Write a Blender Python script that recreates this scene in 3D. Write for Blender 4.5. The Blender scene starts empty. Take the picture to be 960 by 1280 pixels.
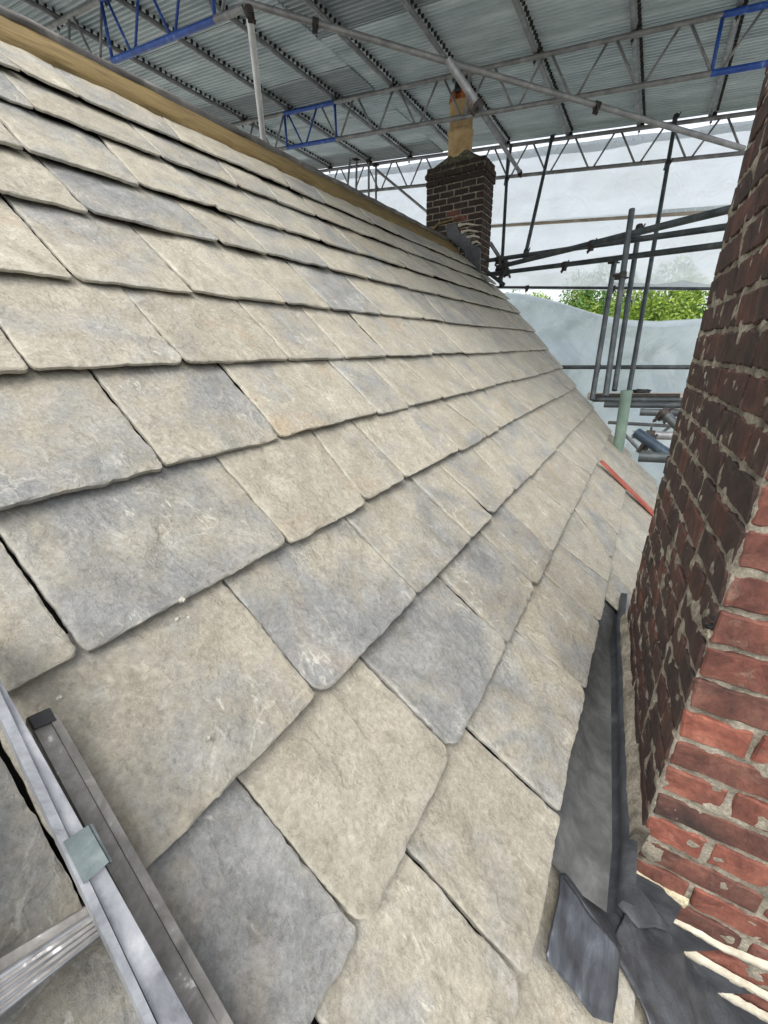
import bpy, bmesh, math, random
import numpy as np
from mathutils import Vector, noise, Matrix
random.seed(7)
SC = bpy.context.scene
COL = SC.collection
# ---------------------------------------------------------------- camera
S = 0.735                      # metres per survey unit (camera stands 1 unit off the roof plane)
CZ = 9.0                       # camera height above the ground
F = 520.0
YAW, PIT, ROL, TH = map(math.radians, (-31.6, -21.2, -1.2, 41.6))
cy, sy, cp, sp, cr, sr = math.cos(YAW), math.sin(YAW), math.cos(PIT), math.sin(PIT), math.cos(ROL), math.sin(ROL)
fwd = np.array([sy*cp, cy*cp, sp]); _r = np.array([cy, -sy, 0.0]); _u = np.cross(_r, fwd)
rgt = cr*_r + sr*_u; up = -sr*_r + cr*_u
R = np.array([rgt, -up, fwd])
cam_d = bpy.data.cameras.new('camera'); cam = bpy.data.objects.new('camera', cam_d); COL.objects.link(cam)
m = Matrix(((rgt[0], up[0], -fwd[0]), (rgt[1], up[1], -fwd[1]), (rgt[2], up[2], -fwd[2]))).to_4x4()
m.translation = Vector((0, 0, CZ)); cam.matrix_world = m
cam_d.sensor_fit = 'HORIZONTAL'; cam_d.sensor_width = 36.0; cam_d.lens = 36.0*F/960.0
cam_d.clip_start = 0.02; cam_d.clip_end = 2000.0
SC.camera = cam
# ---------------------------------------------------------------- sky, sun, exposure
SUN_EL, SUN_ROT = math.radians(58), math.radians(178)
w = bpy.data.worlds.new('World'); SC.world = w; w.use_nodes = True
nt = w.node_tree; nt.nodes.clear()
sky = nt.nodes.new('ShaderNodeTexSky'); sky.sky_type = 'NISHITA'; sky.sun_disc = False
sky.sun_elevation = SUN_EL; sky.sun_rotation = SUN_ROT; sky.air_density = 1.0; sky.dust_density = 4.0; sky.ozone_density = 0.6
hs = nt.nodes.new('ShaderNodeHueSaturation'); hs.inputs['Saturation'].default_value = 0.27
bg = nt.nodes.new('ShaderNodeBackground'); bg.inputs['Strength'].default_value = 0.15
wo = nt.nodes.new('ShaderNodeOutputWorld')
nt.links.new(sky.outputs[0], hs.inputs['Color']); nt.links.new(hs.outputs[0], bg.inputs['Color']); nt.links.new(bg.outputs[0], wo.inputs['Surface'])
sl_ = bpy.data.lights.new('sun', 'SUN'); sl_.energy = 0.7; sl_.angle = math.radians(55); sl_.color = (1.0, 0.965, 0.91)
so = bpy.data.objects.new('sun', sl_); COL.objects.link(so)
sd = Vector((math.sin(SUN_ROT)*math.cos(SUN_EL), math.cos(SUN_ROT)*math.cos(SUN_EL), math.sin(SUN_EL)))
so.rotation_euler = sd.to_track_quat('Z', 'Y').to_euler(); so.location = (0, 0, 30)
SC.view_settings.view_transform = 'Standard'; SC.view_settings.look = 'None'
SC.view_settings.exposure = 1.36; SC.view_settings.gamma = 1.0
SC.cycles.max_bounces = 8; SC.cycles.transparent_max_bounces = 16
try: SC.cycles.use_denoising = True
except Exception: pass

# ---------------------------------------------------------------- survey helpers (survey units, camera at origin)
n_ = np.array([math.sin(TH), 0, math.cos(TH)]); sv = np.array([math.cos(TH), 0, -math.sin(TH)])
def ray(x, y): return R.T @ np.array([x-480.0, y-640.0, F])
def roofp(x, y, h=0.0): r = ray(x, y); return r*(-(1-h)/(n_@r))       # point on the roof slope, h above it
def uv(x, y, h=0.0): P = roofp(x, y, h); return P[1], P@sv
def yp(x, y, Y): r = ray(x, y); return r*(Y/r[1])                     # point at distance Y along the ridge direction
def RP(u, v, h=0.0): return sv*v + n_*(h-1) + np.array([0, u, 0])     # roof coordinates to space
def W(p): return Vector((p[0]*S, p[1]*S, p[2]*S+CZ))
WL = {}
def mk(name, vs, fs, mat, parent=None, smooth=False, base=False, kind=None):
    """one mesh object from points in survey units"""
    P = [W(p) for p in vs]
    xs = [p.x for p in P]; ys = [p.y for p in P]; zs = [p.z for p in P]
    c = Vector(((min(xs)+max(xs))/2, (min(ys)+max(ys))/2, min(zs) if base else (min(zs)+max(zs))/2))
    me = bpy.data.meshes.new(name); me.from_pydata([tuple(p-c) for p in P], [], fs); me.update()
    if smooth: me.polygons.foreach_set('use_smooth', [True]*len(me.polygons))
    me.materials.append(mat)
    o = bpy.data.objects.new(name, me); COL.objects.link(o)
    WL[o.name] = c
    if parent is not None:
        o.parent = parent; o.location = c-WL[parent.name]
    else: o.location = c
    if kind: o['kind'] = kind
    return o
def mkn(name, V, nq, mat, parent):
    """many separate quads, fast"""
    V = V*S+np.array([0, 0, CZ]); c = (V.min(0)+V.max(0))/2; me = bpy.data.meshes.new(name)
    me.vertices.add(4*nq); me.vertices.foreach_set('co', (V-c).ravel()); me.loops.add(4*nq); me.loops.foreach_set('vertex_index', np.arange(4*nq))
    me.polygons.add(nq); me.polygons.foreach_set('loop_start', np.arange(0, 4*nq, 4)); me.update(calc_edges=True); me.materials.append(mat)
    o = bpy.data.objects.new(name, me); COL.objects.link(o); c = Vector(c); WL[o.name] = c; o.parent = parent; o.location = c-WL[parent.name]; return o
def empty(name, p, label, cat, group=None, kind=None):
    o = bpy.data.objects.new(name, None); COL.objects.link(o); o.empty_display_size = 0.1
    c = W(p); o.location = c; WL[o.name] = c
    tag(o, label, cat, group, kind); return o
def tag(o, label=None, cat=None, group=None, kind=None):
    if label: o['label'] = label
    if cat: o['category'] = cat
    if group: o['group'] = group
    if kind: o['kind'] = kind
    return o
class MB:
    def __init__(s): s.v = []; s.f = []
    def add(s, vs, fs):
        k = len(s.v); s.v += [np.array(p, float) for p in vs]; s.f += [tuple(i+k for i in f) for f in fs]
    def hexa(s, b, t):          # bottom ring, top ring
        n = len(b); s.add(list(b)+list(t), [tuple(range(n))[::-1], tuple(range(n, 2*n))]+[(i, (i+1) % n, n+(i+1) % n, n+i) for i in range(n)])
    def box(s, c, d, ax=None):  # centre, half sizes
        ax = ax if ax is not None else np.eye(3)
        c = np.array(c, float); a = [np.array(ax[i])*d[i] for i in range(3)]
        q = [c+sx*a[0]+sy_*a[1] for sx, sy_ in ((-1, -1), (1, -1), (1, 1), (-1, 1))]
        s.hexa([p-a[2] for p in q], [p+a[2] for p in q])
    def tube(s, a, b, r, n=12, r2=None, hollow=0.0):
        a = np.array(a, float); b = np.array(b, float); d = b-a; L = np.linalg.norm(d); d /= L
        x = np.cross(d, [0, 0, 1] if abs(d[2]) < .9 else [1, 0, 0]); x /= np.linalg.norm(x); y = np.cross(d, x)
        r2 = r if r2 is None else r2
        ring = lambda p, rr: [p+rr*(math.cos(2*math.pi*i/n)*x+math.sin(2*math.pi*i/n)*y) for i in range(n)]
        vs = ring(a, r)+ring(b, r2); fs = [(i, (i+1) % n, n+(i+1) % n, n+i) for i in range(n)]
        if hollow:
            k = 2*n; dep = d*min(L*.3, hollow*4)
            vs += ring(a, r*.84)+ring(b, r2*.84)+ring(a+dep, r*.84)+ring(b-dep, r2*.84)
            for i in range(n):
                j = (i+1) % n
                fs += [(j, i, k+i, k+j), (n+i, n+j, k+n+j, k+n+i), (k+j, k+i, k+2*n+i, k+2*n+j), (k+n+i, k+n+j, k+3*n+j, k+3*n+i)]
            fs += [tuple(k+2*n+i for i in range(n)), tuple(k+3*n+i for i in range(n))[::-1]]
        else: fs += [tuple(range(n))[::-1], tuple(range(n, 2*n))]
        s.add(vs, fs)
    def build(s, name, mat, parent=None, smooth=False, **k): return mk(name, s.v, s.f, mat, parent, smooth, **k)
def autosmooth(o, ang=40):
    me = o.data; me.polygons.foreach_set('use_smooth', [True]*len(me.polygons))
    bm = bmesh.new(); bm.from_mesh(me)
    for e in bm.edges:
        if len(e.link_faces) == 2 and e.calc_face_angle(0) > math.radians(ang): e.smooth = False
    bm.to_mesh(me); bm.free(); return o
def fbm(x, y, z, o=4): return noise.fractal(Vector((x, y, z)), 0.9, 2.1, o)

# ---------------------------------------------------------------- materials
def new(name):
    mt = bpy.data.materials.new(name); mt.use_nodes = True; t = mt.node_tree
    b = t.nodes['Principled BSDF']; return mt, t, b
def N(t, kind, **k):
    nd = t.nodes.new(kind)
    for a, v in k.items(): setattr(nd, a, v)
    return nd
def lk(t, a, b): t.links.new(a, b)
def ntex(t, vec, scale, detail=6, rough=.6, dist=0.0):
    nd = N(t, 'ShaderNodeTexNoise'); nd.inputs['Scale'].default_value = scale; nd.inputs['Detail'].default_value = detail
    nd.inputs['Roughness'].default_value = rough; nd.inputs['Distortion'].default_value = dist
    if vec is not None: lk(t, vec, nd.inputs['Vector'])
    return nd
def ramp(t, fac, stops, interp='LINEAR'):
    r = N(t, 'ShaderNodeValToRGB'); r.color_ramp.interpolation = interp
    el = r.color_ramp.elements
    while len(el) < len(stops): el.new(.5)
    for e, (p, c) in zip(el, stops): e.position = p; e.color = (*c, 1) if len(c) == 3 else c
    lk(t, fac, r.inputs[0]); return r
def mixc(t, fac, a, b, mode='MIX'):
    x = N(t, 'ShaderNodeMix', data_type='RGBA', blend_type=mode)
    for sock, v in ((x.inputs[0], fac), (x.inputs[6], a), (x.inputs[7], b)):
        if isinstance(v, (int, float)): sock.default_value = v
        elif isinstance(v, tuple): sock.default_value = (*v, 1)
        else: lk(t, v, sock)
    return x.outputs[2]
def mth(t, op, a, b=None, c=None, clamp=False):
    x = N(t, 'ShaderNodeMath', operation=op, use_clamp=clamp)
    for i, v in enumerate((a, b, c)):
        if v is None: continue
        if isinstance(v, (int, float)): x.inputs[i].default_value = v
        else: lk(t, v, x.inputs[i])
    return x.outputs[0]
def objcoord(t, rnd=True, scale=(1, 1, 1)):
    tc = N(t, 'ShaderNodeTexCoord'); mp = N(t, 'ShaderNodeMapping'); mp.inputs['Scale'].default_value = scale
    lk(t, tc.outputs['Object'], mp.inputs['Vector'])
    if rnd:
        oi = N(t, 'ShaderNodeObjectInfo'); v = N(t, 'ShaderNodeVectorMath', operation='SCALE')
        cv = N(t, 'ShaderNodeCombineXYZ'); cv.inputs[0].default_value = 31; cv.inputs[1].default_value = 57; cv.inputs[2].default_value = 91
        lk(t, cv.outputs[0], v.inputs[0]); lk(t, oi.outputs['Random'], v.inputs['Scale']); lk(t, v.outputs[0], mp.inputs['Location'])
    return mp.outputs[0]
def bump(t, b, h, strength, dist, prev=None):
    bp = N(t, 'ShaderNodeBump'); bp.inputs['Strength'].default_value = strength; bp.inputs['Distance'].default_value = dist
    lk(t, h, bp.inputs['Height'])
    if prev is not None: lk(t, prev, bp.inputs['Normal'])
    if b is not None: lk(t, bp.outputs[0], b.inputs['Normal'])
    return bp.outputs[0]

def mat_slate():
    mt, t, b = new('riven_slate'); vec = objcoord(t)
    oi = N(t, 'ShaderNodeObjectInfo'); sep = N(t, 'ShaderNodeSeparateColor'); lk(t, oi.outputs['Color'], sep.inputs[0])
    n1 = ntex(t, vec, 3.6, 7, .62, .6); n2 = ntex(t, vec, 13, 10, .72, .25); n3 = ntex(t, vec, 95, 9, .78); n4 = ntex(t, vec, 260, 3, .7)
    # per-slate amount of blue grey against buff
    f = mth(t, 'ADD', mth(t, 'MULTIPLY', mth(t, 'SUBTRACT', n1.outputs[0], .5), 4.6), mth(t, 'MULTIPLY', mth(t, 'SUBTRACT', n2.outputs[0], .5), 2.2))
    f = mth(t, 'ADD', f, mth(t, 'MULTIPLY_ADD', sep.outputs[0], 1.1, -.22), clamp=True)
    buff = ramp(t, n2.outputs[0], [(.22, (.195, .176, .138)), (.40, (.30, .277, .221)), (.6, (.372, .347, .282)), (.84, (.55, .525, .45))])
    grey = ramp(t, n2.outputs[0], [(.22, (.105, .108, .106)), (.41, (.182, .186, .182)), (.6, (.262, .264, .253)), (.84, (.42, .415, .38))])
    c = mixc(t, f, buff.outputs[0], grey.outputs[0])
    # warm iron staining in places
    n5 = ntex(t, vec, 2.3, 5, .6, 1.0); st = ramp(t, n5.outputs[0], [(.57, (0, 0, 0)), (.74, (1, 1, 1))])
    c = mixc(t, mth(t, 'MULTIPLY', st.outputs[0], mth(t, 'MULTIPLY', sep.outputs[2], .75)), c, (.36, .27, .17))
    # pale chip marks: stretched flecks
    v2 = N(t, 'ShaderNodeMapping'); v2.inputs['Rotation'].default_value = (0, .72, .5); v2.inputs['Scale'].default_value = (9, 55, 30); lk(t, vec, v2.inputs[0])
    n6 = ntex(t, v2.outputs[0], 1.0, 5, .65, 1.2); fl = ramp(t, n6.outputs[0], [(.57, (0, 0, 0)), (.66, (1, 1, 1))])
    gate = ramp(t, ntex(t, vec, 6, 3, .5).outputs[0], [(.48, (0, 0, 0)), (.62, (1, 1, 1))])
    c = mixc(t, mth(t, 'MULTIPLY', mth(t, 'MULTIPLY', fl.outputs[0], gate.outputs[0]), .5), c, (.60, .59, .52))
    # fine grain
    c = mixc(t, .6, c, ramp(t, n3.outputs[0], [(.3, (.22, .22, .22)), (.5, (.5, .5, .5)), (.7, (.78, .78, .77))]).outputs[0], 'OVERLAY')
    sp_ = ramp(t, n4.outputs[0], [(.26, (.35, .34, .32)), (.40, (1, 1, 1))]); c = mixc(t, .55, c, sp_.outputs[0], 'MULTIPLY')
    # dark hairline cracks and thin pale veins
    vc = ntex(t, vec, 2.6, 9, .58, .3); cr_ = ramp(t, mth(t, 'ABSOLUTE', mth(t, 'SUBTRACT', vc.outputs[0], .5)), [(.0, (1, 1, 1)), (.006, (0, 0, 0))])
    vg = ramp(t, ntex(t, vec, 1.7, 2, .5).outputs[0], [(.52, (0, 0, 0)), (.6, (1, 1, 1))])
    c = mixc(t, mth(t, 'MULTIPLY', mth(t, 'MULTIPLY', cr_.outputs[0], vg.outputs[0]), mth(t, 'MULTIPLY', sep.outputs[2], .55)), c, (.085, .078, .065))
    vb = ntex(t, vec, 3.1, 7, .6, .8); vl = ramp(t, mth(t, 'ABSOLUTE', mth(t, 'SUBTRACT', vb.outputs[0], .53)), [(.0, (1, 1, 1)), (.01, (0, 0, 0))])
    c = mixc(t, mth(t, 'MULTIPLY', mth(t, 'MULTIPLY', vl.outputs[0], gate.outputs[0]), .45), c, (.55, .53, .46))
    # freshly dressed edges are paler, dirt lies against the tails above
    at = N(t, 'ShaderNodeAttribute', attribute_name='edge')
    c = mixc(t, mth(t, 'MULTIPLY', at.outputs['Fac'], mth(t, 'MULTIPLY', n2.outputs[0], .55)), c, (.45, .43, .37))
    mul = N(t, 'ShaderNodeVectorMath', operation='SCALE'); lk(t, c, mul.inputs[0]); lk(t, mth(t, 'MULTIPLY_ADD', sep.outputs[1], .9, .55), mul.inputs['Scale'])
    lk(t, mul.outputs[0], b.inputs['Base Color'])
    b.inputs['Roughness'].default_value = .72; b.inputs['Specular IOR Level'].default_value = .38
    # riven relief: terraces of cleavage flakes
    vr = N(t, 'ShaderNodeMapping'); vr.inputs['Rotation'].default_value = (0, .72, 0); vr.inputs['Scale'].default_value = (2.2, 4.2, 4.2); lk(t, vec, vr.inputs[0])
    nr = ntex(t, vr.outputs[0], 1.3, 12, .64, .25)
    ter = mth(t, 'FRACT', mth(t, 'MULTIPLY', nr.outputs[0], 9.0)); ter = mth(t, 'POWER', ter, 5.0)
    stp = mth(t, 'ADD', mth(t, 'FLOOR', mth(t, 'MULTIPLY', nr.outputs[0], 9.0)), ter)
    p = bump(t, None, stp, .5, .0045)
    p = bump(t, None, n2.outputs[0], .45, .012, p); p = bump(t, None, n3.outputs[0], .8, .0045, p)
    bump(t, b, n4.outputs[0], .5, .0008, p)
    return mt
def mat_simple(name, stops, scale, rough=.6, metal=0.0, bumpd=.001, bscale=60, rnd=True, spec=.4, detail=6, stretch=(1, 1, 1), rrange=None, bstr=.6):
    mt, t, b = new(name); vec = objcoord(t, rnd, stretch)
    n1 = ntex(t, vec, scale, detail, .65, .4)
    r = ramp(t, n1.outputs[0], stops); lk(t, r.outputs[0], b.inputs['Base Color'])
    b.inputs['Roughness'].default_value = rough; b.inputs['Metallic'].default_value = metal; b.inputs['Specular IOR Level'].default_value = spec
    n2 = ntex(t, vec, bscale, 6, .65)
    if rrange:
        rr = N(t, 'ShaderNodeMapRange'); rr.inputs[1].default_value = .3; rr.inputs[2].default_value = .7; rr.inputs[3].default_value = rrange[0]; rr.inputs[4].default_value = rrange[1]
        lk(t, n2.outputs[0], rr.inputs[0]); lk(t, rr.outputs[0], b.inputs['Roughness'])
    bump(t, b, n2.outputs[0], bstr, bumpd); return mt
def mat_brick():
    mt, t, b = new('old_brick'); vec = objcoord(t)
    oi = N(t, 'ShaderNodeObjectInfo'); sep = N(t, 'ShaderNodeSeparateColor'); lk(t, oi.outputs['Color'], sep.inputs[0])
    n1 = ntex(t, vec, 11, 8, .68, .7); n2 = ntex(t, vec, 55, 7, .7); n3 = ntex(t, vec, 4.5, 4, .6, .5)
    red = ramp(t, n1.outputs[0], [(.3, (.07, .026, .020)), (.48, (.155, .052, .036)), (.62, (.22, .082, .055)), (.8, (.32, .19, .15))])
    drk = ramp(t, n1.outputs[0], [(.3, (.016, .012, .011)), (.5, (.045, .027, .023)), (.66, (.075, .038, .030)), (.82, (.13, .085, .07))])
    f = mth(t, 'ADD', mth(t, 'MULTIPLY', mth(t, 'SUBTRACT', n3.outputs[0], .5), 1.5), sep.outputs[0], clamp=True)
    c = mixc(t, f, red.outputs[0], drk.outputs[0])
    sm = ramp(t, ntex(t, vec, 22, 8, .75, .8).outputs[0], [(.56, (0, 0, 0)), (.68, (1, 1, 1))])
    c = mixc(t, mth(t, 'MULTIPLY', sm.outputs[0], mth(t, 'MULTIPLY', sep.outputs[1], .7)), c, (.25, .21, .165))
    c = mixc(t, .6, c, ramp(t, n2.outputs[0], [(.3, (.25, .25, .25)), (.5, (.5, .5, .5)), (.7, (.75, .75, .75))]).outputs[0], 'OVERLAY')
    c = mixc(t, mth(t, 'MULTIPLY', sep.outputs[2], .8), c, (.016, .015, .013))      # soot crust, with painted shade on the near side face
    lk(t, c, b.inputs['Base Color']); b.inputs['Roughness'].default_value = .85; b.inputs['Specular IOR Level'].default_value = .3
    p = bump(t, None, n1.outputs[0], .7, .008); bump(t, b, n2.outputs[0], .8, .003, p); return mt
def mat_mortar(name, base, dark, light, sc=30):
    mt, t, b = new(name); vec = objcoord(t, False)
    n1 = ntex(t, vec, sc, 8, .7, .3); n2 = ntex(t, vec, 150, 6, .75)
    r = ramp(t, n1.outputs[0], [(.3, dark), (.5, base), (.72, light)])
    c = mixc(t, .7, r.outputs[0], ramp(t, n2.outputs[0], [(.3, (.2, .2, .2)), (.5, (.5, .5, .5)), (.7, (.8, .8, .8))]).outputs[0], 'OVERLAY')
    lk(t, c, b.inputs['Base Color']); b.inputs['Roughness'].default_value = .93; b.inputs['Specular IOR Level'].default_value = .2
    p = bump(t, None, n1.outputs[0], .8, .012); bump(t, b, n2.outputs[0], .9, .004, p); return mt
def mat_sheet(name, tint, tr=.06, mixd=.25, lo=.82, sc=.8, dist=1.2):
    mt, t, b = new(name); t.nodes.remove(b); vec = objcoord(t, False)
    out = t.nodes['Material Output']
    n1 = ntex(t, vec, sc, 6, .62, dist); n2 = ntex(t, vec, 2.2, 7, .55, 1.4)
    c = mixc(t, .35, ramp(t, n1.outputs[0], [(.3, tuple(x*lo for x in tint)), (.7, tint)]).outputs[0], ramp(t, n2.outputs[0], [(.3, tuple(x*.85 for x in tint)), (.7, tuple(min(1, x*1.04) for x in tint))]).outputs[0])
    tl = N(t, 'ShaderNodeBsdfTranslucent'); lk(t, c, tl.inputs['Color'])
    df = N(t, 'ShaderNodeBsdfDiffuse'); lk(t, c, df.inputs['Color'])
    tp = N(t, 'ShaderNodeBsdfTransparent'); tp.inputs[0].default_value = (.93, .96, 1, 1)
    gl = N(t, 'ShaderNodeBsdfGlossy'); gl.inputs['Roughness'].default_value = .28
    m1 = N(t, 'ShaderNodeMixShader'); m1.inputs[0].default_value = mixd; lk(t, tl.outputs[0], m1.inputs[1]); lk(t, df.outputs[0], m1.inputs[2])
    m2 = N(t, 'ShaderNodeMixShader'); m2.inputs[0].default_value = tr; lk(t, m1.outputs[0], m2.inputs[1]); lk(t, tp.outputs[0], m2.inputs[2])
    m3 = N(t, 'ShaderNodeMixShader'); m3.inputs[0].default_value = .06; lk(t, m2.outputs[0], m3.inputs[1]); lk(t, gl.outputs[0], m3.inputs[2])
    lk(t, m3.outputs[0], out.inputs['Surface'])
    bp = N(t, 'ShaderNodeBump'); bp.inputs['Strength'].default_value = .8; bp.inputs['Distance'].default_value = .06; lk(t, n2.outputs[0], bp.inputs['Height'])
    for g in (tl, df, gl): lk(t, bp.outputs[0], g.inputs['Normal'])
    return mt
def mat_leaf(name, a, c_, d):
    mt, t, b = new(name)
    g = N(t, 'ShaderNodeNewGeometry'); r = ramp(t, g.outputs['Random Per Island'], [(0, a), (.5, c_), (1, d)])
    lk(t, r.outputs[0], b.inputs['Base Color']); b.inputs['Roughness'].default_value = .5
    tl = N(t, 'ShaderNodeBsdfTranslucent'); lk(t, r.outputs[0], tl.inputs['Color'])
    mx = N(t, 'ShaderNodeMixShader'); mx.inputs[0].default_value = .45
    lk(t, b.outputs[0], mx.inputs[1]); lk(t, tl.outputs[0], mx.inputs[2]); lk(t, mx.outputs[0], t.nodes['Material Output'].inputs['Surface']); return mt

M = dict(
    slate=mat_slate(),
    underlay=mat_simple('dark_underlay', [(.3, (.012, .011, .010)), (.7, (.03, .026, .022))], 8, .95),
    ochre=mat_simple('ochre_bedding', [(.25, (.06, .042, .018)), (.43, (.12, .083, .030)), (.6, (.165, .118, .045)), (.78, (.25, .195, .10))], 9, .85, bumpd=.006, bscale=25, stretch=(3, .5, 3)),
    ridge_lead=mat_simple('weathered_ridge_capping', [(.3, (.05, .05, .05)), (.55, (.11, .105, .10)), (.8, (.26, .25, .23))], 6, .7, bumpd=.008, bscale=14),
    lead=mat_simple('sheet_lead', [(.25, (.016, .018, .021)), (.48, (.032, .035, .040)), (.66, (.055, .06, .066)), (.74, (.13, .135, .14))], 12, .5, .0, .009, 16, rrange=(.34, .62), spec=.5),
    lead_new=mat_simple('bright_sheet_lead', [(.25, (.016, .019, .024)), (.48, (.034, .039, .047)), (.62, (.06, .068, .08)), (.74, (.19, .205, .225))], 10, .42, .0, .008, 14, rrange=(.3, .55), spec=.6, stretch=(3, .8, 1)),
    lead_old=mat_simple('gutter_lead', [(.28, (.045, .047, .047)), (.5, (.078, .081, .080)), (.68, (.12, .123, .12)), (.78, (.26, .26, .25))], 16, .6, .0, .004, 11, rrange=(.4, .7)),
    galv=mat_simple('galvanised_tube', [(.3, (.14, .145, .15)), (.5, (.20, .205, .21)), (.75, (.32, .33, .33))], 9, .5, .35, .0008, 80),
    galv_dark=mat_simple('weathered_steel_tube', [(.3, (.028, .036, .04)), (.5, (.055, .066, .07)), (.75, (.12, .13, .13))], 7, .55, .3, .0015, 50),
    blue=mat_simple('blue_painted_steel', [(.3, (.008, .035, .16)), (.5, (.012, .06, .30)), (.62, (.02, .09, .36)), (.70, (.25, .30, .38))], 12, .45, .0, .001, 60, spec=.5),
    pale=mat_simple('pale_painted_tube', [(.3, (.42, .44, .45)), (.5, (.58, .6, .6)), (.75, (.7, .72, .72))], 9, .5, bumpd=.0008),
    navy=mat_simple('worn_navy_steel', [(.3, (.014, .024, .04)), (.5, (.028, .048, .07)), (.66, (.07, .095, .11)), (.8, (.14, .17, .18))], 9, .5, .2, .0015, 50),
    black_steel=mat_simple('rusty_black_fitting', [(.3, (.012, .011, .010)), (.6, (.04, .034, .03)), (.85, (.12, .085, .06))], 25, .7, .2, .002, 70),
    roofsheet=mat_simple('galvanised_roof_sheet', [(.3, (.26, .32, .34)), (.5, (.37, .435, .46)), (.72, (.52, .59, .61))], 1.8, .38, .15, .002, 6, stretch=(.5, 2.5, 1), rrange=(.4, .6)),
    roofsheet_dark=mat_simple('darker_roof_sheet', [(.3, (.14, .17, .18)), (.5, (.19, .225, .24)), (.72, (.27, .31, .33))], 1.8, .42, .15, .002, 6, stretch=(.5, 2.5, 1)),
    alu=mat_simple('aluminium', [(.3, (.12, .125, .135)), (.45, (.23, .24, .255)), (.6, (.32, .33, .345)), (.8, (.5, .51, .52))], 22, .48, .3, .0012, 40, stretch=(1, 1, .3), rrange=(.25, .5)),
    alu_dull=mat_simple('dirty_aluminium', [(.3, (.12, .115, .105)), (.5, (.2, .19, .175)), (.62, (.27, .26, .245)), (.68, (.6, .59, .56))], 30, .6, .3, .001, 60),
    clampm=mat_simple('zinc_plate', [(.3, (.07, .09, .092)), (.5, (.12, .15, .152)), (.75, (.22, .25, .25))], 25, .5, .3, .0006, 90),
    black=mat_simple('black_plastic', [(.3, (.008, .008, .008)), (.7, (.02, .02, .02))], 20, .45),
    red=mat_simple('red_paint', [(.3, (.25, .05, .035)), (.7, (.36, .10, .07))], 12, .55, bumpd=.0004),
    green=mat_simple('pale_green_plastic', [(.3, (.10, .155, .125)), (.6, (.16, .225, .18)), (.8, (.26, .31, .26))], 6, .45, bumpd=.0005, rnd=False),
    timber=mat_simple('scaffold_board_timber', [(.3, (.25, .20, .15)), (.5, (.38, .32, .26)), (.75, (.5, .45, .38))], 6, .85, bumpd=.002, bscale=40, stretch=(1, 8, 1)),
    brick=mat_brick(),
    mortar=mat_mortar('lime_mortar', (.20, .18, .135), (.075, .068, .052), (.36, .33, .255)),
    mortar_dark=mat_mortar('sooty_mortar', (.21, .19, .15), (.08, .072, .057), (.38, .35, .285), 18),
    cream_band=mat_simple('pale_cream', [(.3, (.25, .225, .17)), (.5, (.38, .35, .28)), (.75, (.50, .475, .40))], 22, .9, bumpd=.002, bscale=120, rnd=False),
    fillet_strip=mat_mortar('yellowed_mortar', (.42, .37, .25), (.22, .18, .11), (.58, .54, .40), 30),
    mortar_moss=mat_mortar('mossy_mortar', (.085, .085, .06), (.03, .032, .022), (.30, .31, .24), 26),
    clay=mat_simple('buff_clay', [(.3, (.26, .17, .08)), (.5, (.40, .28, .14)), (.75, (.50, .38, .22))], 7, .7, bumpd=.002),
    clay_red=mat_simple('orange_clay', [(.3, (.25, .07, .02)), (.7, (.42, .15, .05))], 6, .8),
    sheet=mat_sheet('translucent_sheeting', (.92, .96, 1.0), .20, .02, .84, .5, 2.0),
    sheet_low=mat_sheet('creased_sheeting', (.72, .82, .88), .04, .15, .60, .55, 2.6),
    hem=mat_sheet('sheeting_hem', (.60, .65, .67), .10, .3),
    white=mat_simple('white_plastic', [(.3, (.7, .7, .7)), (.7, (.85, .85, .85))], 9, .5),
    leaf_y=mat_leaf('yellow_green_leaves', (.12, .20, .025), (.22, .33, .045), (.34, .46, .08)),
    leaf_g=mat_leaf('mid_green_leaves', (.045, .11, .018), (.09, .20, .035), (.15, .29, .06)),
    leaf_d=mat_leaf('dark_green_needles', (.010, .022, .012), (.018, .04, .02), (.03, .06, .03)),
    bark=mat_simple('tree_bark', [(.3, (.05, .04, .03)), (.7, (.12, .10, .08))], 12, .95, bumpd=.02, bscale=10),
    grass=mat_simple('yard_gravel_and_grass', [(.3, (.16, .17, .13)), (.5, (.30, .29, .26)), (.7, (.42, .41, .38))], .6, .95, bumpd=.03, bscale=6, rnd=False),
    grit=mat_simple('pale_grit', [(.3, (.27, .26, .22)), (.7, (.40, .385, .33))], 60, .9),
    render=mat_simple('house_brickwork', [(.3, (.10, .05, .035)), (.7, (.18, .09, .06))], 5, .9, bumpd=.01, bscale=12, rnd=False),
)

# ================================================================= SETTING
g = MB(); g.add([(-900, -900, -CZ/S), (900, -900, -CZ/S), (900, 900, -CZ/S), (-900, 900, -CZ/S)], [(0, 1, 2, 3)])
g.build('ground', M['grass'], kind='structure')

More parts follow.
